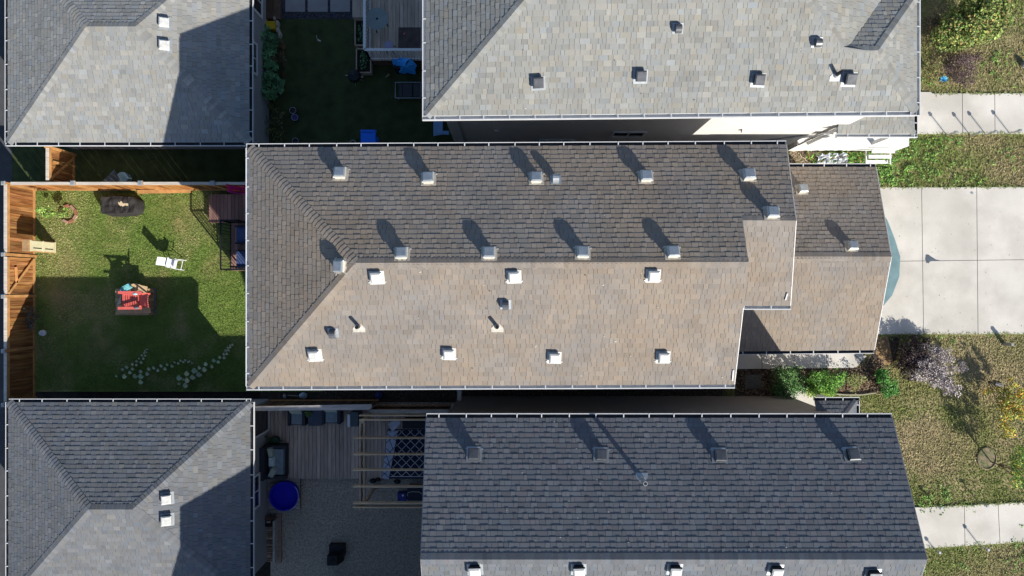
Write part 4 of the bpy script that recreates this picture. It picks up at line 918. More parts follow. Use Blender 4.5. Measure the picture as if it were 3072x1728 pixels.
mb = MB(); mb.lathe((p.x, p.y, 0), [(.39, 1.47), (.4, 1.5), (.03, 1.503), (.03, 1.45)], 40); mb.build('tabletop', mk('table_blue', (.24, .29, .29), .5, .1, 4), t)
mb = MB(); mb.lathe((p.x, p.y, 0), [(.06, 1.47), (.045, 1.46), (.045, 1.504), (.0301, 1.506)], 16); mb.build('hub', M['black'], t)
for k in range(3): a = k*2.1; mb = MB(); mb.bar((p.x+.28*math.cos(a), p.y+.28*math.sin(a), .8), (p.x+.2*math.cos(a), p.y+.2*math.sin(a), 1.47), .03, .03); mb.build('leg', M['black'], t)
t = thing('stool', 'small round stool with a lilac seat beside the white railing', 'stool', W(1166, 136)); p = W(1166, 136, 1.3)
mb = MB(); mb.lathe((p.x, p.y, 0), [(.17, 1.24), (.18, 1.28), (.165, 1.31), (.001, 1.315)], 26); mb.build('seat', mk('lilac_seat', (.36, .32, .45), .6), t)
for k in range(4): a = k*1.571+.7; mb = MB(); mb.bar((p.x+.2*math.cos(a), p.y+.2*math.sin(a), .8), (p.x+.12*math.cos(a), p.y+.12*math.sin(a), 1.25), .025, .025); mb.build('leg', M['black'], t)
mb = MB(); pbox(mb, 1195, 82, 1262, 146, .802, .812); tag(mb.build('mat', mk('brown_mat', (.1, .075, .07), .9, .3, 4)), 'brown stained mat on the grey boards of the north deck', 'mat')
mb = MB(); mb.lathe(W(1213, 102, .82), [(.03, 0), (.045, .03), (.001, .05)], 8); tag(mb.build('toy', mk('pink_toy', (.55, .12, .2), .5)), 'tiny pink toy on the brown mat', 'toy')
# planters
for (a, b, c, d, lb) in ((1065, 58, 1100, 135, 'narrow raised planter bed along the white railing, the upper one'), (1069, 146, 1112, 217, 'raised planter bed below the corner of the white-railed deck')):
    t = thing('planter', lb, 'planter', W((a+c)/2, (b+d)/2), group='raised planters beside the white-railed deck'); p, q = W(a, d, .3), W(c, b, .3); mb = MB()
    for (x, y, sx, sy) in ((p.x, (p.y+q.y)/2, .04, q.y-p.y), (q.x, (p.y+q.y)/2, .04, q.y-p.y), ((p.x+q.x)/2, p.y, q.x-p.x, .04), ((p.x+q.x)/2, q.y, q.x-p.x, .04)): mb.box((x, y, .15), (sx, sy, .3), 0, (.9, .9, .9))
    mb.build('frame', M['rawwood'], t); mb = MB(); mb.box(((p.x+q.x)/2, (p.y+q.y)/2, .1), (q.x-p.x-.05, q.y-p.y-.05, .2)); mb.build('soil_fill', M['soil'], t)
    mb = MB(); leaves(mb, ((p.x+q.x)/2, (p.y+q.y)/2, .3), ((q.x-p.x)*.35, (q.y-p.y)*.4, .08), 70, .1, GL, random.Random(a), .3); mb.build('foliage', M['leaf'], t)
# blue tarp over a barbecue
t = thing('tarp', 'crumpled bright blue tarpaulin heaped over something below the white railing', 'tarpaulin', W(1215, 198))
mb = MB(); rr = random.Random(9); cpt = W(1213, 200, 1.0); out = [W(a, b, z) for a, b, z in ((1177, 175, .9), (1205, 173, 1.05), (1230, 176, 1.1), (1251, 195, .8), (1247, 224, .3), (1222, 218, .35), (1198, 218, .3), (1183, 200, .5))]
n = len(out)
for i in range(n):
    a, b = out[i], out[(i+1) % n]; m1 = (a+cpt)/2+Vector((0, 0, rr.uniform(-.05, .12))); m2 = (b+cpt)/2+Vector((0, 0, rr.uniform(-.05, .12))); ab = (a+b)/2+Vector((rr.uniform(-.05, .05), rr.uniform(-.05, .05), rr.uniform(-.15, .05)))
    for tri in ((a, ab, m1), (ab, b, m2), (ab, m2, m1), (m1, m2, cpt)): mb.face(tri)
mb.build('sheet', mk('blue_tarp', (.05, .4, .95), .5, .15, 9), t); mb = MB(); mb.box(W(1215, 200, .35), (.7, .35, .7)); mb.build('box_body', M['black'], t)
t = thing('kettle_grill', 'small black kettle grill on the shaded north lawn', 'grill', W(1074, 243)); p = W(1074, 243)
mb = MB(); mb.lathe((p.x, p.y, 0), [(.05, .35), (.2, .45), (.25, .6), (.2, .72), (.001, .78)], 20); mb.build('bowl', M['black'], t)
for k in range(3): a = k*2.1; mb = MB(); mb.tube([(p.x+.2*math.cos(a), p.y+.2*math.sin(a), 0), (p.x, p.y, .5)], .012, 5); mb.build('leg', M['steel'], t)
for sx in (-1, 1): mb = MB(); mb.box((p.x+sx*.28, p.y-.03*sx, .6), (.1, .03, .02)); mb.build('handle', M['rawwood'], t)
t = thing('lounger', 'folded dark lounger with a metal frame lying against the north house', 'lounger', W(1226, 271)); p, q = W(1186, 294, .3), W(1262, 247, .3)
mb = MB(); mb.tube([(p.x, p.y, .3), (q.x, p.y, .3), (q.x, q.y, .3), (p.x, q.y, .3), (p.x, p.y, .3)], .02, 6); mb.tube([(p.x+.1, p.y, 0), (p.x+.1, p.y, .3)], .015, 5); mb.tube([(p.x+.1, q.y, 0), (p.x+.1, q.y, .3)], .015, 5); mb.build('frame', M['steel'], t)
for a, b in ((1196, 1206), (1208, 1236), (1240, 1261)): mb = MB(); pbox(mb, a, 251, b, 290, .28, .34); mb.build('cushion', mk('dark_mesh', (.06, .06, .07), .7, .1, 6), t)
# blue bin
t = thing('recycling_bin', 'bright blue wheeled recycling bin standing on the north lawn', 'bin', W(1105, 425)); B = mk('bin_blue', (.015, .19, .95), .45, .05, 4); p = W(1105, 418, .9)
mb = MB(); mb.prism([(p.x-.24, p.y-.3, .0), (p.x+.24, p.y-.3, 0), (p.x+.24, p.y+.2, 0), (p.x-.24, p.y+.2, 0)], (0, 0, .9)); mb.build('bin_body', B, t)
mb = MB(); mb.box((p.x, p.y-.03, .93), (.54, .58, .05)); mb.box((p.x, p.y+.29, .93), (.5, .1, .05)); mb.build('lid', B, t)
mb = MB(); mb.tube([(p.x-.3, p.y+.3, .9), (p.x+.3, p.y+.3, .9)], .03, 8); mb.build('handle', B, t)
mb = MB(); p = W(1058, 430, .1); mb.torus((p.x, p.y, .1), .12, .014, 20, 6); tag(mb.build('hoop', mk('pale_tube', (.45, .42, .4), .6)), 'pale plastic hoop on the lawn next to the blue bin', 'hoop')
t = thing('bench', 'light blue L-shaped plastic bench at the corner of the north house', 'bench', W(1320, 390)); LB_ = mk('light_blue', (.22, .38, .62), .5, .05, 4)
mb = MB(); pbox(mb, 1300, 340, 1328, 402, .38, .45); mb.build('seat', LB_, t); mb = MB(); mb.prism([W(1301, 409, .38), W(1328, 404, .38), W(1347, 405, .38), W(1347, 394, .38), W(1328.4, 394, .38), W(1328.4, 402.3, .38), W(1301, 402.3, .38)], (0, 0, .07)); mb.build('seat', LB_, t)
for (a, b) in ((1305, 345), (1324, 345), (1305, 402), (1340, 400)): mb = MB(); q = W(a, b, .2); mb.box((q.x, q.y, .19), (.04, .04, .38)); mb.build('leg', LB_, t)
for (px, py, s, c, nm, lb) in ((855, 0, 0, 0, 0, 0),)[:0]: pass
mb = MB(); q = W(958, 122); mb.box((q.x, q.y, .02), (.12, .05, .03), -.5); tag(mb.build('scrap', mk('white_scrap', (.6, .58, .52), .7)), 'white scrap lying on the dark north lawn', 'scrap')
mb = MB(); a, b = W(949, 106, .02), W(952, 119, .02); mb.bar(a, b, .02, .015); tag(mb.build('stick', mk('pale_stick', (.5, .45, .35), .8)), 'short pale stick on the dark north lawn', 'stick')
mb = MB(); a = W(1162, 226, .03); mb.tube([a+Vector((-.07, -.08, 0)), a+Vector((.07, .08, 0)), a+Vector((.1, .02, 0)), a+Vector((-.07, -.08, 0))], .012, 5); tag(mb.build('toy', mk('yellow_loop', (.45, .38, .2), .6)), 'pale yellow looped toy on the ground near the blue tarpaulin', 'toy')

# ------------------------------------------------ south yard
t = thing('deck', 'large grey plank deck at ground level behind the south house', 'deck', W(1000, 1340)); zd = .2
x0 = (800-1536)*(26-zd)/F; yT = (864-1212)*(26-zd)/F; yB = (864-1436)*(26-zd)/F; mb = MB(); x = x0
while x < -2.1: k = jit(.2); mb.box((x+.068, (yT+yB)/2, zd-.02), (.132, yT-yB, .04), 0, (k, k, k*1.02)); x += .145
mb.build('platform', M['deck'], t)
mb = MB(); y = yB
while y > (864-1534)*(26-zd)/F: k = jit(.2); mb.box(((x0+(900-1536)*.0126)/2, y-.075, zd-.02), ((900-1536)*.0126-x0, .132, .04), 0, (k, k, k)); y -= .145
mb.build('side_platform', M['deckh'], t)
mb = MB(); mb.box(((x0-2.1)/2, (yT+yB)/2, .08), (-2.1-x0-.05, yT-yB-.05, .155)); mb.box(((x0+(900-1536)*.0126)/2, yB-.6, .07), ((900-1536)*.0126-x0-.05, 1.15, .14)); mb.build('skirt', M['darkwood'], t)
# privacy fence
t = thing('fence', 'dark board fence with a wide grey top board above the south deck', 'fence', W(940, 1205)); h = 1.6; y = (864-1223)*24.4/F
fence_run(t, ((767-1536)*24.4/F, y), ((1113-1536)*24.4/F, y), (0, 1), h=h-.02, wood='darkwood')
mb = MB(); mb.prism([W(767, 1232, h), W(1108, 1229, h), W(1116, 1220, h), W(1115, 1212, h), (W(767, 1219, h))], (0, 0, .04), (1.1, 1.1, 1.15)); mb.build('top_board', M['greywood'], t)
t = thing('fence', 'lower board fence with a grey top board running on towards the south house wall', 'fence', W(1220, 1215)); y = (864-1233)*24.9/F
fence_run(t, ((1108-1536)*24.9/F, y), ((1345-1536)*24.9/F, y), (0, 1), h=1.08, wood='darkwood')
mb = MB(); mb.prism([W(1110, 1240, 1.1), W(1341, 1240, 1.1), W(1344, 1228, 1.1), W(1110, 1228, 1.1)], (0, 0, .04), (1, 1, .98)); mb.build('top_board', M['greywood'], t)
t = thing('post', 'short grey timber post standing between the middle and south houses', 'post', W(1374, 1195)); mb = MB(); a = W(1375, 1172, 1.0); mb.box((a.x, a.y, .5), (.1, .1, 1.0), 0, (1.1, 1.1, 1.2)); mb.prism([W(1371, 1208, 1.02), W(1383, 1208, 1.02), W(1385, 1163, 1.02), W(1373, 1163, 1.02)], (0, 0, .03), (1.1, 1.1, 1.2)); mb.build('beam', M['greywood'], t)
# pergola
t = thing('pergola', 'open wooden pergola of thin beams reaching from the south house over the deck', 'pergola', W(1160, 1390)); zp = 2.6
for i, (py, x0p, x1p) in enumerate(((1247, 1077, 1281), (1260, 1078, 1284), (1315, 1060, 1282), (1364, 1060, 1280), (1411, 1059, 1278), (1461, 1059, 1276), (1511, 1058, 1275), (1523, 1058, 1273))):
    a, b = W(x0p, py, zp), W(x1p+2, py, zp); a.z = b.z = zp-.09; k = jit(.12); mb = MB(); mb.bar(a, b, .042, .18, (k*1.15, k*1.1, k)); mb.build('rafter', M['rawwood'], t)
for px in (1080, 1092):
    a, b = W(px, 1262, zp-.19), W(px, 1533, zp-.19); a.z = b.z = zp-.27; mb = MB(); mb.bar(a, b, .042, .16, (1, .95, .9)); mb.build('beam', M['rawwood'], t)
for py in (1266, 1518): a = W(1086, py, 2.4); mb = MB(); mb.box((a.x, a.y, 1.2), (.1, .1, 2.4), 0, (1, .95, .9)); mb.build('post', M['rawwood'], t)
t0 = t
mb = MB(); rr = random.Random(6)
pts = [W(1086+rr.uniform(-3, 3), y, 2.25) for y in range(1270, 1520, 12)]; mb.tube(pts, .012, 5); mb.build('light_string', M['black'], t)
# rug
zr = .215
t = thing('rug', 'navy blue outdoor rug with a pale basket-weave lattice under the pergola', 'rug', W(1220, 1360)); mb = MB(); a, b = W(1163, 1436, zr), W(1300, 1288, zr); mb.box(((a.x+b.x)/2, (a.y+b.y)/2, zr-.006), (b.x-a.x, b.y-a.y, .012)); mb.build('field', mk('rug_navy', (.015, .022, .06), .9, .2, 8), t)
mb = MB(); u = .235
def clipseg(p, q, r0, r1):
    t0_, t1_ = 0., 1.
    for ax in (0, 1):
        d = q[ax]-p[ax]
        if abs(d) < 1e-9: continue
        ta, tb = (r0[ax]-p[ax])/d, (r1[ax]-p[ax])/d
        if ta > tb: ta, tb = tb, ta
        t0_, t1_ = max(t0_, ta), min(t1_, tb)
    if t0_ >= t1_: return None
    return (p[0]+(q[0]-p[0])*t0_, p[1]+(q[1]-p[1])*t0_), (p[0]+(q[0]-p[0])*t1_, p[1]+(q[1]-p[1])*t1_)
s2 = .7071
for i in range(-14, 15):
    for j in range(-14, 15):
        ori = (i+j) % 2 == 0; cu, cv = i*u, j*u
        segs = (((-u, -.5*u), (u, -.5*u)), ((-u, .5*u), (u, .5*u))) if ori else (((-.5*u, -u), (-.5*u, u)), ((.5*u, -u), (.5*u, u)))
        if (i % 2) == (j % 2) and False: continue
        for (p0, p1) in segs:
            P0 = (p0[0]*.5+cu, p0[1]+cv) if ori else (p0[0]+cu, p0[1]*.5+cv); P1 = (p1[0]*.5+cu, p1[1]+cv) if ori else (p1[0]+cu, p1[1]*.5+cv)
            mx_, my_ = (a.x+b.x)/2, (a.y+b.y)/2
            A2 = (mx_+(P0[0]-P0[1])*s2, my_+(P0[0]+P0[1])*s2); B2 = (mx_+(P1[0]-P1[1])*s2, my_+(P1[0]+P1[1])*s2)
            r = clipseg(A2, B2, (a.x+.03, a.y+.1), (b.x-.03, b.y-.03))
            if r: mb.bar((*r[0], zr+.003), (*r[1], zr+.003), .024, .003)
mb.bar((a.x+.02, a.y+.08, zr+.003), (b.x, a.y+.08, zr+.003), .03, .003)
mb.build('lattice', mk('rug_pale', (.6, .58, .55), .9, .1, 8), t)
mb = MB(); mb.prism([W(1146, 1433, .28), W(1166, 1438, .28), W(1196, 1292, .28), W(1164, 1292, .28)], (0, 0, .01)); mb.build('folded_edge', mk('rug_underside', (.5, .55, .68), .9, .1, 8), t)
mb = MB()
for q in (((1160, 1300), (1192, 1325)), ((1192, 1300), (1158, 1330)), ((1158, 1345), (1185, 1370)), ((1190, 1335), (1152, 1375)), ((1152, 1385), (1178, 1405)), ((1182, 1370), (1150, 1410)), ((1148, 1415), (1166, 1432)), ((1172, 1405), (1146, 1428)), ((1194, 1296), (1168, 1434)), ((1165, 1310), (1180, 1350)), ((1155, 1350), (1170, 1400))): mb.bar(W(*q[0], .294), W(*q[1], .294), .02, .004)
mb.build('folded_lattice', MATS['rug_navy'], t)
# wicker furniture
WK = mk('dark_wicker', (.035, .04, .055), .7, .3, 20, bump=.3); CU = mk('grey_cushion', (.22, .28, .32), .85, .15, 6); SG = mk('sage_pillow', (.42, .48, .4), .85, .1, 6)
def armchair(px0, px1, py0, py1, lb):
    a, b = W(px0, py1, .55), W(px1, py0, .55); t = thing('armchair', lb, 'armchair', ((a.x+b.x)/2, (a.y+b.y)/2, .2), group='dark wicker armchairs on the south deck'); w_ = b.x-a.x; d = .72; cy = a.y+d/2; cx = (a.x+b.x)/2
    mb = MB(); mb.box((cx, cy, .37), (w_, d, .34)); mb.build('frame', WK, t)
    for s in (-1, 1): mb = MB(); mb.box((cx+s*(w_/2-.05), cy, .63), (.1, d, .18)); mb.build('arm', WK, t)
    mb = MB(); mb.box((cx, cy-.04, .6), (w_-.22, d-.14, .12), 0, None, .93); mb.build('cushion', CU, t)
    mb = MB(); mb.box((cx, cy+d/2-.06, .75), (w_, .1, .5)); mb.build('backrest', WK, t)
    mb = MB(); mb.prism([(cx-w_*.32, cy+.08, .68), (cx+w_*.32, cy+.08, .68), (cx+w_*.36, cy+.28, .98), (cx-w_*.36, cy+.28, .98)], (0, .07, .06)); mb.build('pillow', SG, t)
armchair(867, 919, 1228, 1275, 'dark wicker armchair with sage pillow left of the planted side table')
armchair(969, 1024, 1226, 1270, 'dark wicker armchair with sage pillow right of the planted side table')
t = thing('side_table', 'square dark wicker side table with a green plant between two armchairs', 'side table', W(945, 1255)); mb = MB(); pbox(mb, 925, 1232, 965, 1277, .2, .7); mb.build('table_body', WK, t); mb = MB(); pbox(mb, 924, 1231, 966, 1276, .701, .72); mb.build('tabletop', mk('table_slate', (.06, .08, .12), .5), t)
shrub('potted_plant', 'leafy green potted plant on the wicker side table', 'plant', tuple(W(936, 1237, .8)[:2]), [(0, 0, .9, .2, .14, .12)], 160, .07, [(.06, .16, .04), (.12, .24, .06)], seed=40)
t = thing('heater', 'dark grey metal box unit with a bright white side strip on the deck', 'utility box', W(1062, 1262)); mb = MB(); pbox(mb, 1051, 1236, 1074, 1280, .2, .95); mb.build('casing', mk('slate_case', (.07, .1, .12), .5, .1, 5), t); mb = MB(); pbox(mb, 1042, 1243, 1050, 1281, .2, .85); mb.build('side_panel', M['wplastic'], t)
# sofa
t = thing('sofa', 'dark wicker sofa with grey cushions along the bottom left garage wall', 'sofa', W(830, 1400)); a, b = W(797, 1432, .6), W(856, 1336, .6); cx, cy = (a.x+b.x)/2, (a.y+b.y)/2; w_, d = b.x-a.x, b.y-a.y
mb = MB(); mb.box((cx, cy, .38), (w_, d, .36)); mb.build('frame', WK, t)
for s in (-1, 1): mb = MB(); mb.box((cx+.03, cy+s*(d/2-.03), .65), (w_+.1, .12, .22)); mb.build('arm', WK, t)
mb = MB(); mb.box((cx-w_/2+.02, cy, .8), (.14, d, .6)); mb.build('backrest', WK, t)
mb = MB(); mb.box((cx+.06, cy, .62), (w_-.2, d-.2, .14), 0, None, .95); mb.build('cushion', CU, t)
for (py, px, rz, m_) in ((1357, 812, .2, SG), (1385, 815, 0, mk('pale_mint', (.55, .68, .68), .8)), (1418, 817, -.5, SG)):
    q = W(px, py, .8); mb = MB(); mb.box(q, (.2, .38, .16), rz, None, .8); mb.build('pillow', m_, t)
t = thing('watering_can', 'dark green watering can with a curved handle behind the sofa arm', 'watering can', W(828, 1318)); q = W(828, 1318, .2); GN = mk('dark_green', (.03, .08, .04), .5, .1, 6)
mb = MB(); mb.lathe((q.x, q.y, 0), [(.14, .2), (.15, .45), (.05, .5), (.001, .5)], 16, sx=1.2); mb.build('can', GN, t); mb = MB(); mb.tube([(q.x-.1, q.y, .45), (q.x-.3, q.y+.2, .55)], .025, 6); mb.build('spout', GN, t); mb = MB(); mb.tube([(q.x+.12, q.y-.02, .5), (q.x+.25, q.y-.02, .45), (q.x+.25, q.y-.02, .28)], .015, 6); mb.build('handle', GN, t)
# pool
t = thing('paddling_pool', 'round deep blue paddling pool on the side deck', 'pool', W(851, 1489)); q = W(851, 1489, .55); BL = mk('pool_blue', (.012, .012, .5), .45, .05, 3)
mb = MB(); mb.lathe((q.x, q.y, 0), [(.5, .2), (.54, .55), (.5, .55), (.48, .3), (.001, .3)], 48); mb.build('basin', BL, t); mb = MB(); mb.torus((q.x, q.y, .55), .525, .025, 48, 8); mb.build('rim', BL, t)
mb = MB(); mb.torus((q.x, q.y, .2), .0, 0, 3, 3) if 0 else mb.tube([Vector((q.x+.56*math.cos(a), q.y+.56*math.sin(a), .57)) for a in [-1.2+i*.12 for i in range(17)]], .012, 5); mb.build('edge_cord', mk('cord_pale', (.4, .4, .5), .6), t)
mb = MB(); mb.bar(W(878, 1535, .25), W(888, 1528, .25), .03, .02); mb.bar(W(781, 1498, .3), W(800, 1502, .3), .03, .02); tag(mb.build('stick', MATS['pale_stick']), 'pale sticks lying around the blue paddling pool', 'sticks') if 0 else tag(mb.build('stick', MATS['pale_stick']), 'pale thin sticks beside the blue paddling pool', 'stick')
# woodpile
t = thing('firewood_rack', 'long low timber rack beside the stacked firewood', 'rack', W(832, 1615)); mb = MB(); pbox(mb, 818, 1563, 824, 1690, 0, .45, (1, 1, 1)); mb.build('beam', M['greywood'], t); mb = MB(); pbox(mb, 826, 1540, 843, 1690, 0, .12, (.7, .5, .45)); mb.build('base_board', M['greywood'], t)
rr = random.Random(12); k = 0; y = 1580
LG = mk('firewood', (.36, .28, .22), .9, .35, 8, attr=True)
while y < 1690:
    r = rr.uniform(3.2, 6.5); q0, q1 = W(783+rr.uniform(-3, 3), y, .5), W(815+rr.uniform(-2, 1), y, .5); k = rr.uniform(.5, 1.5); mb = MB(); c = (k, k*rr.uniform(.85, 1), k*rr.uniform(.7, .95))
    z = .3; mb.tube([Vector((q0.x, q0.y, z)), Vector((q1.x, q1.y, z+.0))], r*.0105, 6, c); mb.tube([Vector((q0.x+.02, q0.y, .12)), Vector((q1.x-.02, q1.y, .12))], r*.0098, 6, tuple(v*.8 for v in c))
    tag(mb.build('log', LG) if 0 else mb.build('log', LG), 'split firewood log stacked against the bottom left garage', 'log', 'firewood logs stacked by the garage'); y += r*1.75
t = thing('crate', 'small black crate with a paper label at the top of the woodpile', 'crate', W(802, 1570)); mb = MB(); pbox(mb, 790, 1562, 816, 1580, 0, .5); mb.build('crate_body', M['black'], t); mb = MB(); pbox(mb, 799, 1564, 811, 1569, .501, .505); mb.build('paper_label', mk('paper', (.4, .38, .33), .8), t)
mb = MB(); q = [W(793, 1560, .5), W(815, 1560, .5), W(832, 1552, .3), W(800, 1545, .5)]; mb.prism(q, (0, 0, .06)); tag(mb.build('plank', mk('old_plank', (.12, .07, .05), .9, .3, 7)), 'dark old plank lying across the top of the woodpile', 'plank')
# fire box
t = thing('fire_pit', 'black square metal fire box on the shaded gravel', 'fire pit', W(1006, 1662)); FB = mk('soot_metal', (.02, .02, .022), .6, .4, 8)
mb = MB(); mb.prism([W(982, 1698, .5), W(1010, 1698, .5), W(1012, 1668, .5), W(984, 1668, .5)], (0, 0, -.5)) if 0 else pbox(mb, 981, 1668, 1011, 1697, 0, .5); mb.build('stove_body', FB, t)
mb = MB(); pbox(mb, 987, 1635, 1033, 1667, 0, .25); mb.build('ash_tray', M['blackside'], t); mb = MB(); q = W(996, 1680, .5); mb.torus((q.x, q.y, .515), .06, .02, 16, 6); mb.build('lid_ring', FB, t)
mb = MB(); mb.prism([W(1010, 1697, .5), W(1030, 1684, .2), W(1034, 1640, .2), W(1012, 1668, .5)], (0, 0, -.15)); mb.build('side', M['blackside'], t)
# bits under the pergola
t = thing('folding_chair', 'folding chair with a pale diamond seat at the top of the rug', 'chair', W(1178, 1275)); mb = MB(); mb.prism([W(1163, 1272, .65), W(1178, 1294, .65), W(1202, 1272, .65), W(1201, 1264, .65), W(1192, 1262, .65), W(1180, 1262, .65)], (0, 0, .03)); mb.build('seat', mk('seat_pale', (.45, .5, .6), .5, .2, 4), t)
for (a, b) in (((1150, 1262), (1163, 1298)), ((1195, 1255), (1148, 1266)), ((1200, 1290), (1160, 1297))): mb = MB(); mb.tube([W(*a, .6), W(*b, .22)], .012, 5); mb.build('leg', mk('pink_metal', (.3, .24, .24), .5), t)
mb = MB()
pbox(mb, 1207, 1262, 1278, 1286, .2, .9); tag(mb.build('bench', mk('dark_bench', (.025, .028, .04), .8, .4, 20, stretch=(6, 1, 1))), 'dark slatted bench at the top edge of the rug', 'bench')
t = thing('toy_trailer', 'dark blue toy cart with a looped pale handle on the gravel under the pergola', 'cart', W(1245, 1490)); mb = MB(); pbox(mb, 1222, 1463, 1273, 1502, 0, .5); mb.build('cart_body', mk('midnight', (.015, .018, .04), .5), t); mb = MB(); mb.tube([W(1222, 1488, .6), W(1223, 1478, .62), (W(1236, 1475, .62)), W(1258, 1476, .62), W(1266, 1482, .6)], .014, 6); mb.build('handle', MATS['pale_stick'], t)
t = thing('bin', 'navy blue storage bag with a small white mark beside the toy cart', 'bag', W(1204, 1490)); mb = MB(); pbox(mb, 1192, 1480, 1218, 1503, 0, .35); mb.build('bag_body', mk('royal_navy', (.03, .035, .2), .6, .3, 9), t); mb = MB(); pbox(mb, 1206, 1484, 1211, 1489, .351, .355); mb.build('mark', M['wplastic'], t)
mb = MB(); mb.tube([W(1122, 1471, .1), W(1140, 1468, .12), W(1158, 1467, .12), W(1176, 1469, .1)], .016, 6); tag(mb.build('hose', mk('pale_hose', (.4, .4, .4), .6)), 'short curved pale hose on the gravel under the pergola', 'hose')
for (px, py, s, lb) in ((1118, 1444, .1, 'dark helmet-like toy at the lower edge of the deck'), (1133, 1440, .08, 'small dark boot at the lower edge of the deck'), (1191, 1446, .1, 'black round pot at the lower edge of the deck')):
    mb = MB(); q = W(px, py, .3); mb.lathe((q.x, q.y, .2), [(s, 0), (s*1.1, s*.5), (s*.6, s*1.2), (.001, s*1.3)], 10, sx=1.2, sy=.9); tag(mb.build('pot' if 'pot' in lb else 'boot' if 'boot' in lb else 'toy', M['black']), lb, 'pot' if 'pot' in lb else 'boot' if 'boot' in lb else 'toy')
# between the houses
t = thing('bicycle_helmet', 'white vented bicycle helmet lying in the dark gap between the houses', 'helmet', W(908, 1188)); q = W(908, 1188, .12)
mb = MB(); mb.lathe((q.x, q.y, .02), [(.15, 0), (.15, .06), (.11, .13), (.05, .165), (.001, .17)], 20, sx=1., sy=.82); mb.build('shell', mk('helmet_blue_white', (.5, .62, .72), .4), t)
mb = MB()
for i in range(-2, 3):
    for j in (-1, 0, 1):
        r2 = (i*.045/.15)**2+(j*.07/.15)**2
        if r2 < .9: z = .02+.17*math.sqrt(max(0, 1-r2))+.003; mb.box((q.x+j*.065+i*.01, q.y+i*.042, z-.004), (.05, .014, .014), -.3)
mb.build('vent', M['blackside'], t)
t = thing('glove', 'pale work glove at the end of a stick in the dark gap between the houses', 'glove', W(853, 1188)); q = W(853, 1188, .05); mb = MB(); mb.box((q.x, q.y+.01, .06), (.1, .09, .05), 0, None, .8)
for i in range(4): mb.tube([(q.x-.03+i*.022, q.y-.02, .06), (q.x-.035+i*.026, q.y-.1+abs(i-1.5)*.012, .03)], .011, 6)
mb.tube([(q.x+.04, q.y+.02, .06), (q.x+.09, q.y-.02, .03)], .012, 6); mb.build('glove_body', mk('pale_glove', (.5, .45, .5), .8), t)
mb = MB(); mb.bar(W(863, 1186, .05), W(895, 1188, .05), .02, .02); tag(mb.build('stick', MATS['pale_stick']), 'straight stick between the work glove and the bicycle helmet', 'stick')
mb = MB(); q = W(1137, 1185, .15); mb.lathe((q.x, q.y, .02), [(.05, 0), (.14, .06), (.16, .15), (.12, .25), (.001, .3)], 16); tag(mb.build('ball', mk('dark_blue_ball', (.02, .04, .15), .6)), 'dark blue ball in the gap behind the pergola', 'ball')
mb = MB(); pbox(mb, 2236, 1124, 2282, 1166, -.01, .02); tag(mb.build('paving_slab', mk('dark_slab', (.12, .12, .11), .9, .1, 3)), kind='structure')
rr = random.Random(31); mb = MB()
for _ in range(120): x, y = rr.uniform(-9, -2), rr.uniform(-4.2, -3.2); leaves(mb, (x, y, .03), (.05, .05, .02), 2, .06, [(.12, .09, .06), (.2, .16, .12), (.05, .07, .03)], rr, .6)
tag(mb.build('leaf_litter', M['leaf']), kind='stuff')

# ------------------------------------------------ front gardens
GB = [(.07, .2, .03), (.11, .28, .04), (.18, .36, .06), (.05, .13, .03)]
shrub('shrub', 'dark green rounded shrub nearest the middle house wall in the gravel bed', 'shrub', tuple(W(2345, 1140)[:2]), [(0, 0, .5, .62, .62, .4), (.3, .1, .4, .4, .45, .3)], 2600, .085, [(.05, .13, .03), (.08, .19, .05), (.12, .24, .07)], seed=51)
shrub('shrub', 'bright green spreading shrub in the middle of the gravel bed', 'shrub', tuple(W(2455, 1145)[:2]), [(0, 0, .45, .6, .5, .35), (.5, .12, .4, .4, .35, .25)], 2600, .08, [(.12, .3, .04), (.2, .42, .06), (.09, .22, .03)], seed=52)
shrub('shrub', 'yellow-green low shrub by the small porch roof', 'shrub', tuple(W(2452, 1178)[:2]), [(0, -.0, .35, .6, .22, .25)], 1500, .07, [(.35, .5, .07), (.28, .45, .06), (.45, .55, .1)], seed=53)
shrub('shrub', 'sparse yellowish shrub at the right end of the gravel bed', 'shrub', tuple(W(2555, 1140)[:2]), [(0, .05, .3, .4, .4, .2)], 600, .06, [(.3, .33, .09), (.25, .24, .1), (.18, .28, .06)], seed=54)
shrub('juniper', 'feathery green juniper beyond the end of the gravel bed', 'juniper', tuple(W(2640, 1145)[:2]), [(-.1, .3, .4, .25, .35, .3), (.12, -.2, .35, .4, .35, .25)], 1300, .09, [(.05, .2, .02), (.09, .3, .04), (.04, .13, .02)], seed=55)
shrub('shrub', 'dark plum-leaved shrub at the garage corner below the driveway', 'shrub', tuple(W(2712, 1065)[:2]), [(0, .1, .5, .45, .6, .35), (-.15, -.45, .45, .35, .4, .3), (.35, .45, .4, .4, .3, .25), (.4, -.2, .45, .35, .4, .3)], 5200, .075, [(.035, .02, .026), (.055, .03, .04), (.09, .05, .06), (.07, .07, .04), (.03, .018, .02)], seed=56, stemr=.03, up=.1)
shrub('shrub', 'silvery pink-grey spreading shrub beside the dark plum one on the lawn', 'shrub', tuple(W(2772, 1090)[:2]), [(0, 0, .6, .55, .5, .35), (-.4, -.35, .55, .5, .35, .3), (.25, -.55, .6, .5, .4, .3), (.65, -.85, .6, .4, .3, .25), (.0, .6, .5, .4, .35, .25), (.5, .35, .5, .35, .3, .25), (.9, -.1, .5, .3, .25, .2), (-.45, .1, .55, .3, .4, .3)], 7600, .065, [(.42, .37, .37), (.5, .46, .45), (.3, .25, .26), (.08, .05, .06), (.16, .11, .12), (.56, .52, .5)], seed=66, stemr=.03, up=.3)
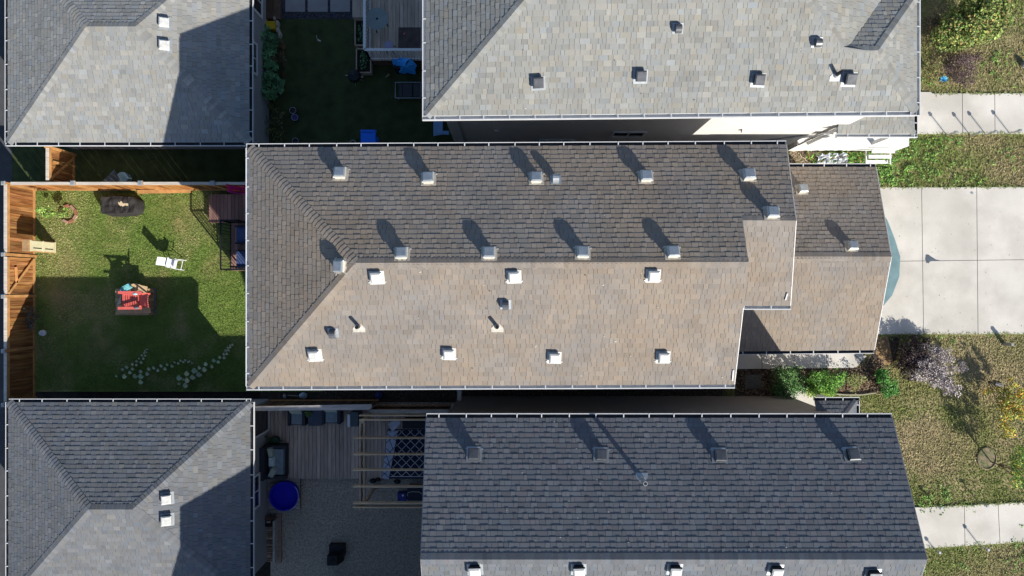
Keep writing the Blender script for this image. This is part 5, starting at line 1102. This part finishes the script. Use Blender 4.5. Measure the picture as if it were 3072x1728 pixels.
YG = [(.22, .33, .05), (.4, .42, .06), (.5, .42, .05), (.14, .27, .04)]; OR = [(.55, .28, .03), (.5, .2, .03), (.45, .4, .06)]
shrub('tree', 'young yellow and orange tree at the right edge above the lamp path', 'tree', tuple(W(2950, 1140)[:2]), [(.25, -.6, .8, .3, .5, .3), (.5, -1.0, .9, .35, .6, .3), (.35, -1.6, .8, .3, .4, .3), (-.05, -.3, .55, .25, .3, .2), (.6, -.2, .8, .3, .4, .3), (.8, -.6, .8, .3, .5, .3)], 2400, .085, YG+OR, seed=57, stemr=.028)
shrub('tree', 'slender young tree with green and yellow leaves growing from the round mulch ring', 'tree', tuple(W(2972, 1385)[:2]), [(.2, .1, 1.4, .4, .5, .4), (.35, -.5, 1.2, .35, .5, .3), (.1, .6, 1.5, .35, .35, .3), (.45, .1, 1.0, .35, .6, .3)], 2200, .08, YG+[(.1, .25, .04)]*2, seed=58, stemr=.025)
mb = MB(); q = W(2960, 1375); mb.lathe((q.x, q.y, -.02), [(.37, 0), (.39, .05), (.36, .06), (.35, .03), (.001, .035)], 36, sx=.95, sy=1.1); tag(mb.build('tree_ring', mk('ring_mulch', (.24, .19, .13), .95, .4, 7, col2=(.16, .17, .08), scale2=5, fine=.5)), 'round mulch-filled tree ring on the lower lawn', 'tree ring')
shrub('tree', 'leafy green bushy tree at the top right beside the north house', 'tree', tuple(W(2850, 110)[:2]), [(.0, -.1, 1.1, .9, .6, .7), (.55, .3, 1.5, .65, .5, .6), (-.55, -.3, .8, .6, .5, .5), (.1, .65, 1.3, .5, .4, .5), (.95, .1, 1.2, .45, .45, .45), (-.3, .3, .7, .6, .5, .4)], 13000, .12, [(.1, .17, .035), (.16, .24, .05), (.24, .32, .08), (.3, .35, .09), (.08, .14, .03), (.3, .22, .08)], seed=59, stemr=.05)
shrub('shrub', 'dark plum-coloured wispy shrub below the green tree', 'shrub', tuple(W(2865, 205)[:2]), [(-.1, -.05, .45, .6, .5, .35), (.4, .3, .45, .35, .2, .25), (.1, -.5, .35, .4, .3, .25)], 4200, .055, [(.07, .04, .045), (.12, .085, .08), (.16, .12, .11), (.1, .05, .06)], seed=60)
shrub('shrub', 'yellow-flecked shrub beside the blue pinwheel and the north house', 'shrub', tuple(W(2792, 218)[:2]), [(0, 0, .4, .42, .5, .3)], 900, .065, [(.24, .25, .07), (.12, .15, .05), (.32, .28, .1), (.12, .06, .05)], seed=61)
shrub('shrub', 'low dark reddish shrub against the north house wall at the top right', 'shrub', tuple(W(2785, 80)[:2]), [(0, 0, .4, .35, .5, .3)], 500, .06, [(.09, .04, .04), (.05, .06, .03)], seed=62)
t = thing('pinwheel', 'bright blue pinwheel on a stick among the shrubs', 'pinwheel', W(2831, 238)); q = W(2831, 237, .55); mb = MB()
for i in range(8): a = i*.785; mb.face([q, q+Vector((math.cos(a)*.13, math.sin(a)*.13, .02)), q+Vector((math.cos(a+.5)*.11, math.sin(a+.5)*.11, .05))])
for i in range(8): a = i*.785; mb.face([q+Vector((0, 0, -.02)), q+Vector((math.cos(a+.3)*.11, math.sin(a+.3)*.11, .0)), q+Vector((math.cos(a+.75)*.1, math.sin(a+.75)*.1, -.04))])
mb.build('wheel', mk('pinwheel_blue', (.02, .38, .75), .4), t); mb = MB(); mb.tube([(q.x, q.y, 0), (q.x, q.y, .53)], .008, 5); mb.build('stick', M['steel'], t)
mb = MB(); q = W(3070, 195); mb.lathe((q.x, q.y, -.02), [(.12, 0), (.12, .15), (.07, .25), (.001, .27)], 12); tag(mb.build('rock', mk('grey_rock', (.25, .25, .24), .8, .2, 6)), 'grey rounded rock at the far right edge of the upper lawn', 'rock')
# path lights
def lamp(px, py, h, lb, grp):
    t = thing('garden_light', lb, 'garden light', W(px, py), group=grp); q = W(px, py)
    mb = MB(); mb.tube([(q.x, q.y, 0), (q.x, q.y, h)], .016, 8); mb.build('stake', M['steel'], t)
    mb = MB()
    for s in ((-.03, -.03), (.03, -.03), (.03, .03), (-.03, .03)): mb.tube([(q.x+s[0], q.y+s[1], h*.35), (q.x+s[0], q.y+s[1], h)], .004, 4)
    mb.build('cage', M['steel'], t); mb = MB(); mb.box((q.x, q.y, h+.03), (.1, .1, .06), 0, None, .75); mb.build('lamp_head', M['steel'], t)
UP = ('nearest the house', 'second from the house', 'third from the house', 'farthest from the house')
for (px, py), lb in zip(((2838, 406), (2909, 407), (2955, 404), (3027, 401)), UP): lamp(px, py, .56, 'metal stake light along the upper path, '+lb, 'stake lights along the upper path')
lamp(2936, 1634, .5, 'taller stake light below the lower path', 'stake lights along the lower path'); lamp(2803, 1648, .3, 'short stake light below the lower path by the charcoal roof', 'stake lights along the lower path')
lamp(2934, 1505, .5, 'stake light above the lower path, farther from the roof', 'stake lights along the lower path'); lamp(2803, 1514, .4, 'stake light above the lower path, nearer the roof', 'stake lights along the lower path')
mb = MB(); q = W(3012, 1031); mb.box((q.x, q.y, .22), (.1, .1, .48)); tag(mb.build('marker_post', mk('grey_marker', (.3, .3, .29), .7)), 'short square grey marker post on the lawn by the driveway', 'marker post')
mb = MB(); q = W(2995, 1153); mb.box((q.x, q.y, .03), (.28, .1, .05), -.2); tag(mb.build('stone', mk('grey_stone', (.22, .22, .24), .8, .1, 6)), 'flat grey stone on the dry lawn by the yellow tree', 'stone')
mb = MB(); pp = [W(a, b, .06) for a, b in ((2500, 1181), (2540, 1184), (2585, 1184), (2628, 1178))]; mb.tube(pp, .03, 6); tag(mb.build('edging', mk('edging_pale', (.3, .28, .2), .8)), 'thin curved garden edging along the lower side of the gravel bed', 'edging')
# crumpled white plastic sheet beside the porch gravel
t = thing('plastic_sheet', 'crumpled white and grey plastic sheet lying beside the porch gravel', 'plastic sheet', W(2490, 480)); rr = random.Random(15); mb = MB(); nx, ny = 12, 8; a, b = W(2445, 505), W(2535, 463); g = [[Vector((a.x+(b.x-a.x)*i/nx+rr.uniform(-.03, .03), a.y+(b.y-a.y)*j/ny+rr.uniform(-.03, .03), .12+rr.uniform(-.1, .12))) for i in range(nx+1)] for j in range(ny+1)]
for j in range(ny):
    for i in range(nx): c = rr.choice(((1, 1, 1), (1, 1, 1), (1.1, 1.1, 1.1), (.35, .37, .4), (.7, .8, .95))); mb.face([g[j][i], g[j][i+1], g[j+1][i+1]], c); mb.face([g[j][i], g[j+1][i+1], g[j+1][i]], c)
mb.build('sheet', mk('white_sheet', (.6, .61, .63), .4, 0, 3, attr=True), t)
rr = random.Random(41); mb = MB()
for _ in range(90): x, y = rr.uniform(11.2, 13.8), rr.uniform(4.5, 5.1); leaves(mb, (x, y, .12), (.09, .09, .08), 8, .08, gg+[(.4, .2, .08)], rr, .5)
tag(mb.build('weeds', M['leaf']), kind='stuff')

# windblown flecks on the roofs and paving, weathering streaks left by the vents are only dirt
rr = random.Random(88); mb = MB()
for pl, x0, x1, y0, y1, n in ((pS, 1000, 2180, 810, 1140, 26), (pE, 1290, 2680, 1265, 1660, 60), (pN, 900, 2200, 460, 770, 18), (pB, 1450, 2600, 60, 330, 22)):
    for _ in range(n):
        p = on_plane(pl, rr.uniform(x0, x1), rr.uniform(y0, y1)); o, u, v, nn = pl; r = rr.uniform(.012, .028); k = rr.choice(((.6, .6, .55), (.55, .5, .4), (.08, .07, .06))); p = p+nn*.02
        mb.face([p-u*r, p-v*r*.6, p+u*r, p+v*r*.7], k)
for _ in range(70):
    p = Vector((rr.uniform(14, 20), rr.uniform(-1.7, 3.8), .048)); r = rr.uniform(.008, .02); mb.face([p+Vector((-r, 0, 0)), p+Vector((0, -r, 0)), p+Vector((r, 0, 0)), p+Vector((0, r, 0))], rr.choice(((.1, .09, .07), (.25, .2, .1))))
tag(mb.build('debris', M['leaf']), kind='stuff')
